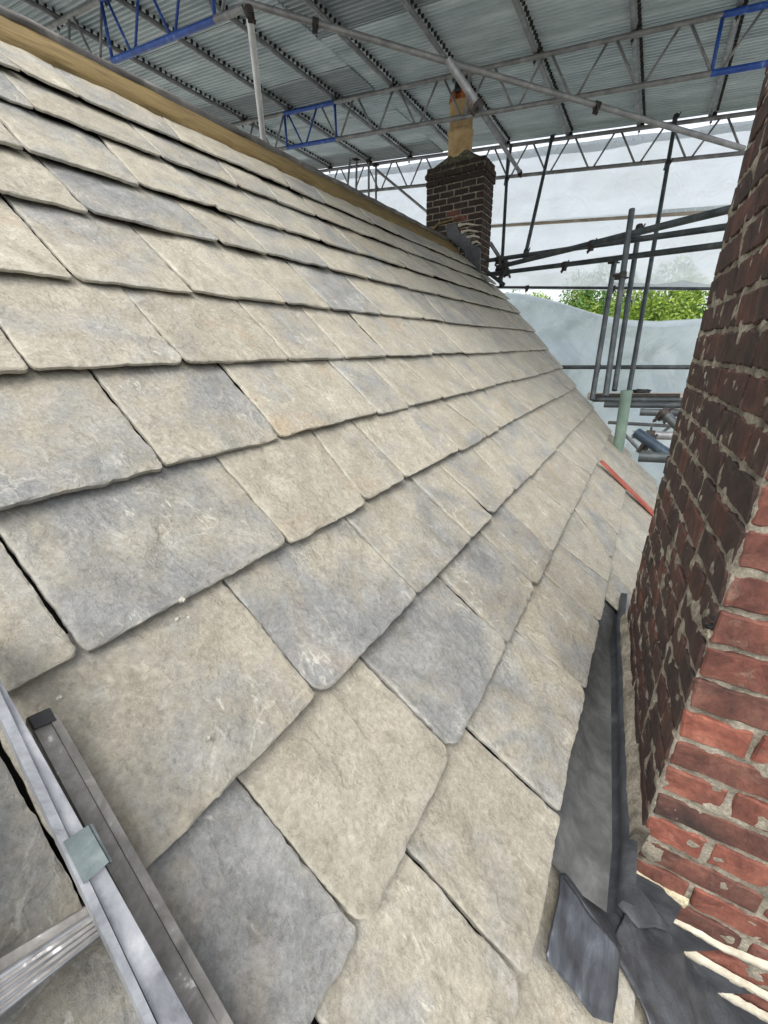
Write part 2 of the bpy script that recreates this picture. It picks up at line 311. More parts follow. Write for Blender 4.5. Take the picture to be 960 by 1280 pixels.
# verge of the slated slope (u of its far edge as a function of v)
VERGE = [(-4.2, 9.4), (-2.57, 8.77), (-2.04, 8.44), (-1.56, 8.13), (-1.09, 7.66), (-.66, 7.35), (-.23, 6.97), (.15, 6.7), (.55, 6.35), (1.0, 6.2), (1.43, 6.1), (3.2, 5.8)]
def verge(v): return float(np.interp(v, [a for a, _ in VERGE], [b for _, b in VERGE]))
roof = MB()
vv = list(np.linspace(-4.05, .70, 11))+[.74, 1.2, 1.7, 2.3, 2.9]
uh = lambda v: -.080 if v < .72 else -.17
t_ = [RP(-1.6, v, uh(v)) for v in vv]+[RP(verge(v)-.03, v, uh(v)) for v in vv]
bt = [p-np.array([0, 0, .25]) for p in t_]; n = len(vv)
fs = []
for i in range(n-1): fs += [(i, i+1, n+i+1, n+i), (2*n+i+1, 2*n+i, 3*n+i, 3*n+i+1), (n+i, n+i+1, 3*n+i+1, 3*n+i), (i+1, i, 2*n+i, 2*n+i+1)]
fs += [(0, n, 3*n, 2*n), (n-1, 3*n-1, 4*n-1, 2*n-1)]
roof.add(t_+bt, fs)
ROOF = roof.build('roof', M['underlay'], kind='structure'); ROOF['label'] = 'slated roof slope with a dark underlay under the slates'
# back slope and house body below
RV = -4.07
ra, rb = RP(-1.6, RV, -.08), RP(9.3, RV, -.08)
bs = MB(); bs.hexa([ra, rb, rb+np.array([-4.5, 0, -4.0]), ra+np.array([-4.5, 0, -4.0])][::-1], [p+np.array([0, 0, .02]) for p in (ra, rb, rb+np.array([-4.5, 0, -4.0]), ra+np.array([-4.5, 0, -4.0]))][::-1])
bs.build('back_roof_slope', M['underlay'], kind='structure')
hb = MB(); x0, x1 = ra[0]-4.2, RP(0, 2.75)[0]
zt0, zt1 = ra[2]-4.0, RP(0, 2.75)[2]-.35
ring = [np.array(p) for p in ((x0, -1.4), (x1, -1.4), (x1, 5.6), (x0, 9.0))]
hb.hexa([np.array([p[0], p[1], -CZ/S]) for p in ring], [np.array([p[0], p[1], zt1]) for p in ring])
hb.build('house_wall', M['render'], kind='structure')

# ================================================================= SLATES
# every course: v of its tails, joints as (top point, tail point) read off the photograph, tones left to right
COURSES = {
 'n': (-3.25, [((-60, 15), (0, 65)), ((73, 82), (95, 112)), ((213, 153), (228, 176)), ((352, 213), (365, 237)), ((398, 237), (414, 261)), ((455, 262), (471, 282)), ((490, 280), (500, 292)), ((523, 293), (534, 307)), ((547, 303), (556, 316))], [.2, .25, .6, .15, .7, .1, .3, .6, .3, .2]),
 'm': (-2.85, [((0, 77), (41, 129)), ((170, 155), (207, 199)), ((287, 215), (302, 237)), ((335, 230), (355, 260)), ((387, 253), (405, 280)), ((423, 267), (448, 295)), ((452, 277), (472, 302)), ((488, 292), (507, 315)), ((512, 302), (533, 325)), ((536, 308), (561, 332)), ((575, 326), (591, 343))], [.85, .25, .4, .3, .6, .2, .3, .15, .2, .7, .3, .2, .6]),
 'l': (-2.4, [((130, 167), (170, 220)), ((230, 214), (271, 257)), ((322, 251), (357, 286)), ((375, 272), (409, 305)), ((430, 292), (457, 322)), ((481, 313), (507, 332)), ((519, 321), (541, 342)), ((550, 332), (567, 351)), ((570, 340), (587, 356))], [.62, .12, .35, .25, .7, .2, .25, .65, .3, .2]),
 'k': (-2.0, [((45, 182), (103, 252)), ((237, 260), (276, 301)), ((297, 272), (341, 322)), ((386, 302), (417, 340)), ((395, 312), (424, 343)), ((441, 321), (469, 354)), ((489, 334), (517, 364)), ((526, 340), (552, 371)), ((562, 352), (581, 377)), ((595, 360), (616, 384))], [.1, .9, .12, .75, .3, .12, .65, .15, .3, .6, .2, .15]),
 'j': (-1.52, [((1, 229), (82, 332)), ((170, 278), (236, 355)), ((311, 320), (364, 382)), ((372, 334), (420, 390)), ((444, 352), (482, 396)), ((499, 362), (532, 400)), ((535, 370), (560, 404)), ((585, 379), (612, 408)), ((612, 385), (634, 409)), ((627, 386), (649, 410))], [.12, .42, .15, .4, 1.0, .15, .7, .72, .25, .2, .5, .5]),
 'i': (-1.08, [((-4, 396), (33, 450)), ((156, 355), (228, 447)), ((304, 376), (364, 450)), ((389, 392), (437, 451)), ((446, 396), (490, 449)), ((509, 401), (547, 446)), ((547, 404), (582, 442)), ((602, 410), (627, 440)), ((636, 411), (662, 436)), ((655, 411), (676, 435))], [.5, .12, .2, .25, .35, .5, .2, .15, .25, .2, .3, .2]),
 'h': (-.67, [((118, 457), (200, 572)), ((283, 455), (352, 545)), ((422, 457), (474, 516)), ((466, 454), (514, 507)), ((509, 450), (552, 496)), ((560, 447), (595, 487)), ((592, 447), (622, 481)), ((617, 444), (644, 477)), ((646, 440), (674, 467)), ((666, 438), (689, 462))], [.72, .58, .1, .66, .22, .2, .2, .4, .35, .2, .25]),
 'g': (-.29, [((0, 660), (93, 798)), ((283, 577), (357, 671)), ((401, 545), (456, 626)), ((448, 527), (509, 597)), ((524, 508), (577, 564)), ((559, 499), (611, 546)), ((587, 494), (627, 537)), ((610, 487), (646, 526)), ((634, 482), (665, 515)), ((657, 476), (695, 499)), ((684, 466), (715, 490))], [.3, .8, .05, .12, .3, .3, .15, .18, .3, .25, .3, .35]),
 'a': (.11, [((-45, 845), (40, 1005)), ((285, 722), (392, 860)), ((435, 640), (520, 740)), ((522, 597), (589, 672)), ((556, 580), (617, 646)), ((597, 560), (645, 614)), ((619, 545), (664, 595)), ((657, 525), (696, 561)), ((672, 515), (705, 547)), ((710, 492), (737, 520))], [.85, .12, .78, .62, .3, .5, .35, .6, .2, .15, .3]),
 'A': (.49, [((100, 1080), (215, 1330)), ((305, 972), (452, 1167)), ((465, 825), (566, 940)), ((555, 715), (634, 803)), ((605, 660), (667, 729)), ((636, 629), (689, 688)), ((668, 597), (714, 642)), ((700, 561), (740, 595)), ((722, 537), (755, 566))], [.75, .72, .04, .95, .62, .7, .15, .12, .15, .2, .3]),
 'B': (.89, [((380, 1230), (470, 1420)), ((516, 1062), (641, 1208)), ((590, 905), (706, 1024)), ((650, 785), (732, 862)), ((682, 711), (749, 777)), ((700, 674), (760, 727)), ((722, 635), (766, 700)), ((732, 613), (772, 667)), ((740, 597), (776, 638)), ((750, 576), (781, 610)), ((757, 566), (788, 590))], [.6, .25, .06, .72, .6, .2, .15, .3, .25, .2, .3, .25]),
}
def jline(tp, tl):
    (u0, v0), (u1, v1) = uv(*tp), uv(*tl)
    k = (u1-u0)/max(.12, v1-v0); return u1, max(-.75, min(.75, k)), v1
slate_rng = random.Random(3)
SL_N = 0
def make_slate(ua, ka, ub, kb, vt, e, tone, h0=0.0, warm=None, name='slate', Lf=1.14):
    """ua/ub: joint positions at the tail, ka/kb: du/dv of the joints"""
    global SL_N
    rg = slate_rng; L = e*Lf; T = .013+rg.uniform(0, .006); gap = (.010 if vt > -1.2 else .018)+rg.uniform(0, .006)
    g_ = rg.choice([.0025, .004, .006, .008]) if vt > -1.3 and (ua+ub)/2 < 1.6 else rg.uniform(.0045, .009)
    ua += g_; ub -= g_*.9; vt += rg.uniform(-.010, .010)
    c = RP((ua+ub)/2, vt-e/2, h0); dep = c@fwd; px = F*max(e, abs(ub-ua))/max(dep, .3)
    nv = int(max(4, min(38, px/7))); nu = int(max(4, min(44, px*abs(ub-ua)/max(e, abs(ub-ua))/6+2)))
    H = (T+gap)*Lf; sd_ = rg.uniform(0, 900)
    tilt = rg.uniform(-.004, .004); rr = rg.choice([.008, .014, .02, .035]) if ub-ua > .15 else .008; rl = rg.choice([.008, .015, .025, .045]) if ub-ua > .15 else .008
    wd = max(.03, ub-ua); bw = min(.0045, wd*.05)
    ts = [0, bw]+list(np.linspace(0, e*1.06, nv+1))[1:]+[L]
    ss = [0, bw/wd]+list(np.linspace(0, 1, nu+1))[1:-1]+[1-bw/wd, 1]; nu += 2
    top = []; edge = []
    for j, tv in enumerate(ts):
        for i, s_ in enumerate(ss):
            v = vt-tv
            a = ua-ka*tv; b_ = ub-kb*tv
            # ragged sides and tail
            a += .0035*fbm(v*14, sd_, 1, 3)+.002*fbm(v*40, sd_, 2, 2); b_ += .0035*fbm(v*14, sd_, 7, 3)+.002*fbm(v*40, sd_, 5, 2)
            u = a+(b_-a)*s_
            tail = .004*fbm(u*9, sd_, 3, 4)+.004*fbm(u*2.2, sd_, 5, 2)+.0035*fbm(u*38, sd_, 8, 3)
            dl, dr = s_*wd, (1-s_)*wd
            if dl < rl: tail -= rl*(1-math.sqrt(max(0, 1-(1-dl/rl)**2)))
            if dr < rr: tail -= rr*(1-math.sqrt(max(0, 1-(1-dr/rr)**2)))
            v += tail*max(0, 1-tv/(e*.35))
            h = h0-H*(tv/L)+tilt*(s_-.5)
            h += .0055*fbm(u*3.0+sd_, v*3.0, sd_, 3)+.0022*fbm(u*13+sd_, v*10, sd_, 4)
            q = fbm(u*5+sd_, v*4, sd_+9, 4)*5; h += .0022*(math.floor(q)+min(1, (q-math.floor(q))*3))/2
            de = min(dl, dr, tv)
            eg = max(0.0, 1-de/.010)
            if de < .001: h -= .0012+.0055*max(0, fbm(u*30, v*30, sd_, 3))
            top.append(RP(u, v, h)); edge.append(eg)
    nc = nu+1; nr = len(ts)
    idx = lambda i, j: j*nc+i
    fs = [(idx(i, j), idx(i, j+1), idx(i+1, j+1), idx(i+1, j)) for j in range(nr-1) for i in range(nu)]
    ringi = [idx(i, 0) for i in range(nc)]+[idx(nu, j) for j in range(1, nr)]+[idx(i, nr-1) for i in range(nu-1, -1, -1)]+[idx(0, j) for j in range(nr-2, 0, -1)]
    base = len(top); bot = [top[k]-n_*(T-.004) for k in ringi]
    m_ = len(ringi)
    fs += [(ringi[i], ringi[(i+1) % m_], base+(i+1) % m_, base+i) for i in range(m_)]
    fs.append(tuple(base+i for i in range(m_))[::-1])
    o = mk(name, top+bot, fs, M['slate'], ROOF)
    me = o.data
    at = me.attributes.new('edge', 'FLOAT', 'POINT'); at.data.foreach_set('value', edge+[0.0]*len(bot))
    me.polygons.foreach_set('use_smooth', [p < nu*(nr-1) and 0 < p//nu and 0 < p % nu < nu-1 for p in range(len(me.polygons))])
    o.color = (min(1, max(0, tone+rg.uniform(-.05, .05))), rg.uniform(.40, .56), rg.uniform(.1, 1) if warm is None else warm, 1)
    SL_N += 1; return o
names = list(COURSES)
prevv = -3.70
for ci, k in enumerate(names):
    vt, J, tones = COURSES[k]
    e = vt-prevv; prevv = vt
    js = []
    for tp, tl in J:
        u1, kk, v1 = jline(tp, tl); js.append((u1+kk*(vt-v1), kk))
    js.sort()
    # a few more beyond the left edge of the picture
    left = []; u = js[0][0]
    while u > -.9: u -= slate_rng.uniform(.34, .6); left.insert(0, (u, js[0][1]*.3))
    # fill towards the verge
    ve = verge(vt); u, kk = js[-1]; right = []
    kv = (verge(vt)-verge(vt-.4))/.4
    while ve-u > .5:
        u += slate_rng.uniform(.24, .42)
        if ve-u < .16: break
        right.append((u, kk+(kv-kk)*min(1, (u-js[-1][0])/max(.1, ve-js[-1][0]))))
    right.append((ve, kv))
    tn = [slate_rng.choice([.15, .3, .6, .2]) if k not in 'aAB' else .8 for _ in left[1:]]+list(tones)
    allj = left+js+right
    for q in range(len(allj)-1):
        (ua, ka), (ub, kb) = allj[q], allj[q+1]
        tone = tn[q] if q < len(tn) else slate_rng.choice([.1, .15, .2, .25, .3, .5, .35])
        if ub-ua < .03: continue
        make_slate(ua, ka, ub, kb, vt, e, tone, Lf=1.02 if k == 'n' else 1.14)
# courses below, interrupted by the near stack; beside it they lie a little lower
for vt, e in ((1.30, .41), (1.72, .42), (2.15, .43), (2.6, .45)):
    u = -1.4; ve = verge(vt)
    while u < ve-.1:
        wv = slate_rng.uniform(.28, .5); ub = min(ve, u+wv)
        if ve-ub < .12: ub = ve
        if u < 1.0 < ub: ub = 1.0
        if u >= .99 and u < 2.4: u = 2.42; continue
        h0 = -.075 if ub < 1.05 else 0.0
        make_slate(u, 0 if u < 2.4 else -.15, ub, 0 if ub < 1.05 else -.15, vt, e, slate_rng.choice([.1, .2, .3, .45]), h0)
        u = ub

# ridge: ochre bedding strip and grey capping roll
def strip_on_roof(name, prof, u0, u1, nseg, mat, parent, wob=.01):
    vs = []; fs = []; m_ = len(prof)
    for i in range(nseg+1):
        u = u0+(u1-u0)*i/nseg
        for a, (v, h) in enumerate(prof):
            vs.append(RP(u, v+wob*fbm(u*3, a*3.1, 5, 3), h+wob*.5*fbm(u*4, a*2.3, 8, 3)))
    for i in range(nseg):
        for a in range(m_-1): fs.append((i*m_+a, i*m_+a+1, (i+1)*m_+a+1, (i+1)*m_+a))
    fs += [tuple(range(m_))[::-1], tuple(nseg*m_+a for a in range(m_))]
    return mk(name, vs, fs, mat, parent, True)
rid = empty('roof_ridge', RP(3, -3.9, 0), 'ochre bedding strip and grey capping along the top of the slated roof', 'roof ridge')
strip_on_roof('bedding_strip', [(-3.64, -.05), (-3.665, -.012), (-3.72, .002), (-3.84, .004), (-3.99, .004), (-4.02, -.08)], .2, 8.45, 90, M['ochre'], rid, .016)
strip_on_roof('ridge_capping', [(-3.97, .0), (-3.98, .03), (-4.02, .035), (-4.06, .01), (-4.12, -.08), (-4.16, -.25)], .2, 8.45, 90, M['ridge_lead'], rid, .02)

# ================================================================= BRICK STACKS
def brick_mesh(L, Wd, Hh, seed, nx=6, rag=.0035):
    """one worn brick in metres, centre at origin, face towards -y"""
    bm = bmesh.new()
    bmesh.ops.create_cube(bm, size=1)
    for v in bm.verts:
        p = v.co
        p.x *= L; p.y *= Wd; p.z *= Hh
    bmesh.ops.bevel(bm, geom=bm.edges[:], offset=.0035, segments=1, affect='EDGES')
    # cuts along the length for a wavy arris
    for i in range(1, nx*2):
        x = -L/2+L*i/(nx*2)
        bmesh.ops.bisect_plane(bm, geom=bm.verts[:]+bm.edges[:]+bm.faces[:], plane_co=(x, 0, 0), plane_no=(1, 0, 0))
    for v in bm.verts:
        p = v.co.copy()
        v.co += Vector((fbm(p.x*30, p.z*30, seed, 3)*rag, fbm(p.x*26, p.z*34+5, seed, 3)*rag*.6, fbm(p.x*30, p.y*20, seed+4+p.z*40, 3)*rag))
    me = bpy.data.meshes.new('brick'); bm.to_mesh(me); bm.free()
    me.materials.append(M['brick'])
    return me
def brick_set(Hh, rag, nx):
    return {'s': [brick_mesh(.213, .10, Hh, 10*i+1, nx, rag) for i in range(5)], 'h': [brick_mesh(.102, .10, Hh, 10*i+3, max(3, nx//2), rag) for i in range(5)]}
near_set = brick_set(.063, .005, 8); far_set = brick_set(.060, .004, 3)
brng = random.Random(11)
def put_brick(parent, me, P, rot, tone, smear, sx=1.0, soot_shade=0.0):
    o = bpy.data.objects.new('brick', me); COL.objects.link(o); o.parent = parent
    o.location = W(P)-WL[parent.name]; o.rotation_euler = (brng.uniform(-.02, .02), brng.uniform(-.012, .012), rot+brng.uniform(-.015, .015)); o.scale = (sx, 1, 1)
    o.color = (tone, smear, max(0, soot_shade+brng.uniform(-.15, .15)) if soot_shade else 0, 1); return o
def core_prism(name, rings, mat, parent, amp=.004, nz=40, nh=14):
    """rings(z) -> four corners (in order); bumpy mortar body"""
    z0, z1, fn = rings
    vs = []; fs = []
    for j in range(nz+1):
        z = z0+(z1-z0)*j/nz; c4 = fn(z)
        for k in range(4):
            a, b = np.array(c4[k]), np.array(c4[(k+1) % 4]); d = b-a; nn = np.array([d[1], -d[0]]); nn /= np.linalg.norm(nn)
            for i in range(nh):
                p = a+d*i/nh; q = p+nn*amp*fbm(p[0]*14, p[1]*14, z*14, 4); vs.append(np.array([q[0], q[1], z]))
    m_ = 4*nh
    for j in range(nz):
        for i in range(m_): fs.append((j*m_+i, j*m_+(i+1) % m_, (j+1)*m_+(i+1) % m_, (j+1)*m_+i))
    fs += [tuple(range(m_))[::-1], tuple(nz*m_+i for i in range(m_))]
    return mk(name, vs, fs, mat, parent, True)
# --- near stack
ROW = .1022; BZ = -1.495
def xn(z): return .216+.014*max(0, min(1.2, z+1.5))
def xf(z): return .118+.019*max(0, z+1.5)
Y0, Y1, WX = 1.10, 2.32, .64
NS = empty('brick_chimney_stack', (.5, 1.7, -2.0), 'weathered red brick chimney stack rising through the slates at the right edge', 'chimney')
ins = .006
def nring(z): return [(xn(z)+ins, Y0+ins), (xn(z)+WX-.02, Y0+ins), (xn(z)+WX-.02, Y1-.01), (xf(z)+ins, Y1-.01)]
core_prism('mortar_core', (-2.6, .975, nring), M['mortar_dark'], NS, .012, 220, 60)
TON = {-1: .35, 0: .62, 1: .05, 2: .8, 3: .3, 4: .55, 5: .02, 6: .75, 7: .55, 8: .6, 9: .3, 10: .35, 11: .2, 12: .6}
for r in range(-8, 24):
    zc = BZ+ROW*(r+.5)
    stretch = (r % 2 == 0)
    # front face
    x = xn(zc); k = 0; edge_end = xn(zc)+WX
    first = True
    while x < edge_end-.06:
        ln = .306 if stretch else .153
        kind = 's' if stretch else 'h'
        if not stretch and k % 2 == 1: ln = .306; kind = 's'      # header, then longer bricks, as in the patched rows
        if x+ln > edge_end+.02: ln = edge_end-x; kind = 'h' if ln < .2 else 's'
        full = .306 if kind == 's' else .153
        cx = x+ln/2
        roofz = RP(0, 0)[2]
        below = (n_@np.array([cx, Y0, zc])+1) < -.30
        if not below:
            t0 = TON.get(r, brng.choice([.2, .45, .7])) + brng.uniform(-.15, .15)
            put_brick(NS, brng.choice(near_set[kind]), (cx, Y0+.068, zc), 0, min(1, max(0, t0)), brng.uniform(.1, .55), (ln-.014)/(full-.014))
        x += ln; k += 1
    # side face towards the gutter
    ang = math.atan2(Y1-Y0, xf(zc)-xn(zc))
    p0 = np.array([xn(zc), Y0, zc]); p1 = np.array([xf(zc), Y1, zc]); d = p1-p0; Ln = np.linalg.norm(d); d /= Ln; inn = np.array([d[1], -d[0], 0])
    s_ = 0.0; sst = not stretch; k = 0
    while s_ < Ln-.05:
        ln = .306 if sst else .153
        if s_ + ln > Ln+.02: ln = Ln-s_
        kind = 's' if ln > .2 else 'h'; full = .306 if kind == 's' else .153
        if s_ == 0.0 and ln > .2: pass
        c = p0+d*(s_+ln/2)+inn*(.068)
        if s_ > .0 or True:
            off = 0 if s_ > 0 else .0015
            if (n_@c+1) > -.25:
                put_brick(NS, brng.choice(near_set[kind]), c+inn*off, math.atan2(-d[1], -d[0]), min(1.2, .95+brng.uniform(-.25, .2)), brng.uniform(.1, .5), (ln-.016)/(full-.014), .35)  # side bricks darkened for soot and for the shade on this face
        s_ += ln; k += 1
# mortar fillet along the gutter side; stepped cream wedges on the front
def slab_px(name, pts, Yp, mat, parent, th=.012, bulge=0):
    P = [yp(x, y, Yp) for x, y in pts]; Q = [p+np.array([0, th*1.6, 0]) for p in P]
    c = sum(P)/len(P)
    mb = MB(); mb.hexa(Q[::-1], P[::-1]); return mb.build(name, mat, parent)
def face_strip(name, line, hw, Yp, mat, parent, seg=14, th=.02, seed=0):
    """a lumpy pointed mortar bead along points in the front face plane"""
    P = [yp(x, y, Yp) for x, y in line]
    vs = []; fs = []; nn = 8
    pts = []
    for i in range(len(P)-1):
        for s_ in np.linspace(0, 1, seg, endpoint=False): pts.append((P[i]*(1-s_)+P[i+1]*s_, (i+s_)/(len(P)-1)))
    pts.append((P[-1], 1.0))
    for j, (p, f) in enumerate(pts):
        q = pts[min(j+1, len(pts)-1)][0]-pts[max(0, j-1)][0]; q /= np.linalg.norm(q); sd2 = np.cross(q, [0, 1, 0])
        w_ = hw(f)*(1+.25*fbm(j*.35, seed, 2, 3))
        for a in range(nn):
            an = 2*math.pi*a/nn; vs.append(p+sd2*w_*math.cos(an)+np.array([0, -1, 0])*th*(.55+.45*math.sin(an))*(.3+.7*min(1, w_/.008)))
    for j in range(len(pts)-1):
        for a in range(nn): fs.append((j*nn+a, j*nn+(a+1) % nn, (j+1)*nn+(a+1) % nn, (j+1)*nn+a))
    fs += [tuple(range(nn))[::-1], tuple((len(pts)-1)*nn+a for a in range(nn))]
    return mk(name, vs, fs, mat, parent, True)
YW = Y0-.012
def band(name, up_, lo_, Yp, mat, parent, th=.012, n=18, seed=0):
    """flat pale band between an upper and a lower outline in the front face plane"""
    def res(L):
        P = [np.array(p, float) for p in L]; d = [0]
        for a, b in zip(P[:-1], P[1:]): d.append(d[-1]+np.linalg.norm(b-a))
        return [np.array([np.interp(q, d, [p[0] for p in P]), np.interp(q, d, [p[1] for p in P])]) for q in np.linspace(0, d[-1], n+1)]
    U, Lw = res(up_), res(lo_); vs = []; fs = []; m5 = 5
    for i in range(n+1):
        w_ = .5*fbm(i*.4, seed, 1, 3); w2 = .5*fbm(i*.4, seed, 6, 3)
        for k, f in enumerate((0, .2, .5, .8, 1)):
            p = U[i]*(1-f)+Lw[i]*f+np.array([0, w_*(1-f)+w2*f]); q = yp(p[0], p[1], Yp)
            vs.append(q+np.array([0, (0 if 0 < k < 4 else th)+.003*fbm(i*.7, k*1.1, seed, 3), 0]))
    for i in range(n):
        for k in range(m5-1): fs.append((i*m5+k, i*m5+k+1, (i+1)*m5+k+1, (i+1)*m5+k))
    return mk(name, vs, fs, mat, parent, True)
band('fillet_strip', [(784, 1076), (790, 1088), (808, 1101), (833, 1114), (862, 1130)], [(779, 1084), (784, 1093), (797, 1104), (831, 1124), (853, 1136)], YW, M['fillet_strip'], NS, seed=1)
band('fillet_strip', [(841, 1152), (877, 1169), (897, 1182), (922, 1192), (975, 1214)], [(842, 1154), (881, 1178), (897, 1188), (915, 1196), (975, 1222)], YW-.003, M['cream_band'], NS, seed=2)  # cream wedge strips running down beside the flashing steps
band('fillet_strip', [(847, 1189), (864, 1191), (893, 1209), (927, 1228), (985, 1259)], [(849, 1192), (856, 1197), (893, 1218), (927, 1236), (985, 1266)], YW-.006, M['cream_band'], NS, seed=3)
band('fillet_strip', [(893, 1239), (904, 1239), (918, 1249), (960, 1272), (985, 1286)], [(894, 1243), (906, 1250), (930, 1264), (960, 1281), (985, 1296)], YW-.006, M['cream_band'], NS, seed=4)
# fillet up the gutter side
vs = []; fs = []
for i in range(41):
    y = Y0-.015+(Y1-Y0+.02)*i/40; f = i/40
    xx = (xn(-1.5)*(1-f)+xf(-1.5)*f); zb = RP(0, 1.16)[2]+.0
    hgt = .14+.03*fbm(y*5, 1, 1, 3)
    for (dx, dz) in ((-.004, -.06), (-.034+.006*fbm(y*8, 3, 3, 3), .0), (-.034+.006*fbm(y*11, 7, 3, 3), hgt*.5), (-.016, hgt), (.02, hgt+.04)):
        vs.append(np.array([xx+dx, y, zb+dz]))
for i in range(40):
    for a in range(4): fs.append((i*5+a, i*5+a+1, (i+1)*5+a+1, (i+1)*5+a))
fs += [(0, 1, 2, 3, 4)]
mk('side_mortar_fillet', vs, fs, M['mortar_dark'], NS, True)
# tar patch and mortar lump on the near corner
def lump(name, P, r, mat, parent, seed, sq=(1, 1, 1)):
    bm = bmesh.new(); bmesh.ops.create_icosphere(bm, subdivisions=3, radius=1)
    vs = []
    for v in bm.verts:
        k = 1+.75*fbm(v.co.x*2.4+seed, v.co.y*2.4, v.co.z*2.4, 5)
        vs.append(np.array(P)+np.array([v.co.x*sq[0], v.co.y*sq[1], v.co.z*sq[2]])*r*k)
    fs = [tuple(v.index for v in f.verts) for f in bm.faces]; bm.free()
    return mk(name, vs, fs, mat, parent, True)
lump('tar_patch', yp(915, 787, Y0+.008), .030, M['black'], NS, 3, (1.3, .12, .95))
lump('mortar_lump', yp(888, 792, Y0+.012), .026, M['mortar'], NS, 8, (.5, .35, .8))

# --- lead work round the near stack
LG = empty('back_gutter', RP(1.5, .98, -.1), 'grey lead gutter trough between the slates and the brick stack', 'gutter')
prof = [(.78, -.036), (.87, -.045), (.92, -.054), (.98, -.060), (1.03, -.062)]
def gut_ring(u, f):
    xw = xn(-1.5)*(1-f)+xf(-1.5)*f-.006
    pts = [RP(u, v+.004*fbm(u*4, v*9, 2, 3), h+.004*fbm(u*6, v*9, 5, 3)) for v, h in prof]
    zb = pts[-1][2]-.004
    q_ = pts[-1].copy(); q_[0] = max(q_[0]+.005, xw-.052); q_[2] -= .02; pts.append(q_); zb = q_[2]
    up_ = [pts[-1], np.array([pts[-1][0]*.5+xw*.5-.004, u, zb+.022+.008*fbm(u*7, 3, 1, 2)]), np.array([xw-.034, u, zb+.05]), np.array([xw-.028+.004*fbm(u*6, 6, 1, 2), u, zb+.085+.008*fbm(u*5, 1, 1, 2)]), np.array([xw+.004, u, zb+.09])]
    return pts, up_
NG = 60; rows = [gut_ring(.90+(2.62-.90)*i/NG, max(0, min(1, (.90+(2.62-.90)*i/NG-Y0)/(Y1-Y0)))) for i in range(NG+1)]
for nm, q, mt_ in (('gutter_sole', 0, 'lead_old'), ('gutter_upstand', 1, 'lead')):
    m_ = len(rows[0][q]); vs = [p for r_ in rows for p in r_[q]]; fs = []
    for i in range(NG):
        for a in range(m_-1): fs.append((i*m_+a, i*m_+a+1, (i+1)*m_+a+1, (i+1)*m_+a))
    mk(nm, vs, fs, M[mt_], LG, True)
def sheet_px(name, rows, mat, parent, th=.006, sub=8, amp=.004, seed=0, plane='roof'):
    """a dressed lead sheet lofted through rows of (px, py, height above the slope)"""
    G = [[roofp(*p) if plane == 'roof' else yp(*p) for p in row] for row in rows]
    def lerp_row(r, s_):
        x = s_*(len(r)-1); i = min(int(x), len(r)-2); return r[i]*(1-(x-i))+r[i+1]*(x-i)
    nr_ = (len(G)-1)*sub; nc_ = (len(G[0])-1)*sub; vs = []; fs = []
    for j in range(nr_+1):
        y_ = j/sub; a = min(int(y_), len(G)-2); f = y_-a
        for i in range(nc_+1):
            s_ = i/nc_; p = lerp_row(G[a], s_)*(1-f)+lerp_row(G[a+1], s_)*f
            vs.append(p+n_*amp*fbm(p[0]*9+seed, p[1]*9, p[2]*9, 4))
    W_ = nc_+1
    for j in range(nr_):
        for i in range(nc_): fs.append((j*W_+i, j*W_+i+1, (j+1)*W_+i+1, (j+1)*W_+i))
    k = len(vs)
    o = mk(name, vs, fs, mat, parent, True)
    md = o.modifiers.new('thickness', 'SOLIDIFY'); md.thickness = th*S; md.offset = -1
    return o
LA = empty('lead_flashing', RP(.8, 1.1, -.1), 'dark lead flashing dressed over slates and stepped into the stack brickwork', 'flashing')
# apron leaf lying on the slates, folded along its upper edge
sheet_px('apron_leaf', [[(700, 1092, -.045), (736, 1140, -.03), (773, 1188, -.03)], [(691, 1140, -.05), (730, 1180, -.045), (771, 1222, -.05)], [(681, 1192, -.052), (722, 1236, -.052), (768, 1262, -.055)], [(684, 1201, -.055), (742, 1272, -.055), (764, 1278, -.06)]], M['lead_new'], LA, .006, 8, .010, 1)
sheet_px('gutter_outlet', [[(700, 1092, -.045), (736, 1140, -.03), (773, 1188, -.03)], [(712, 1090, -.085), (757, 1140, -.085), (779, 1184, -.055)], [(730, 1098, -.09), (765, 1126, -.09), (791, 1172, -.06)], [(757, 1104, -.085), (772, 1118, -.08), (800, 1158, -.05)]], M['lead'], LA, .006, 8, .010, 2)
sheet_px('corner_patch', [[(762, 1088, -.05), (786, 1088, -.03), (822, 1114, -.035), (853, 1134, -.035)], [(763, 1120, -.06), (790, 1120, -.045), (818, 1136, -.045), (844, 1152, -.045)], [(774, 1130, -.07), (796, 1160, -.055), (815, 1158, -.055), (836, 1164, -.055)]], M['lead'], LA, .008, 6, .004, 3)
# lead lying on the slates in front of the stack, its lower edge curling over them
sheet_px('side_leaf', [[(780, 1135, -.075), (806, 1150, -.07), (850, 1165, -.07), (905, 1190, -.07), (980, 1235, -.07), (1060, 1290, -.07)], [(770, 1172, -.055), (800, 1195, -.062), (850, 1225, -.065), (900, 1250, -.065), (960, 1290, -.065), (1040, 1350, -.065)], [(766, 1182, -.05), (792, 1230, -.055), (830, 1262, -.06), (870, 1290, -.06), (920, 1330, -.06), (1000, 1400, -.06)], [(772, 1196, -.058), (797, 1240, -.062), (812, 1290, -.064), (830, 1330, -.064), (860, 1380, -.064), (940, 1460, -.064)]], M['lead'], LA, .006, 9, .012, 4)
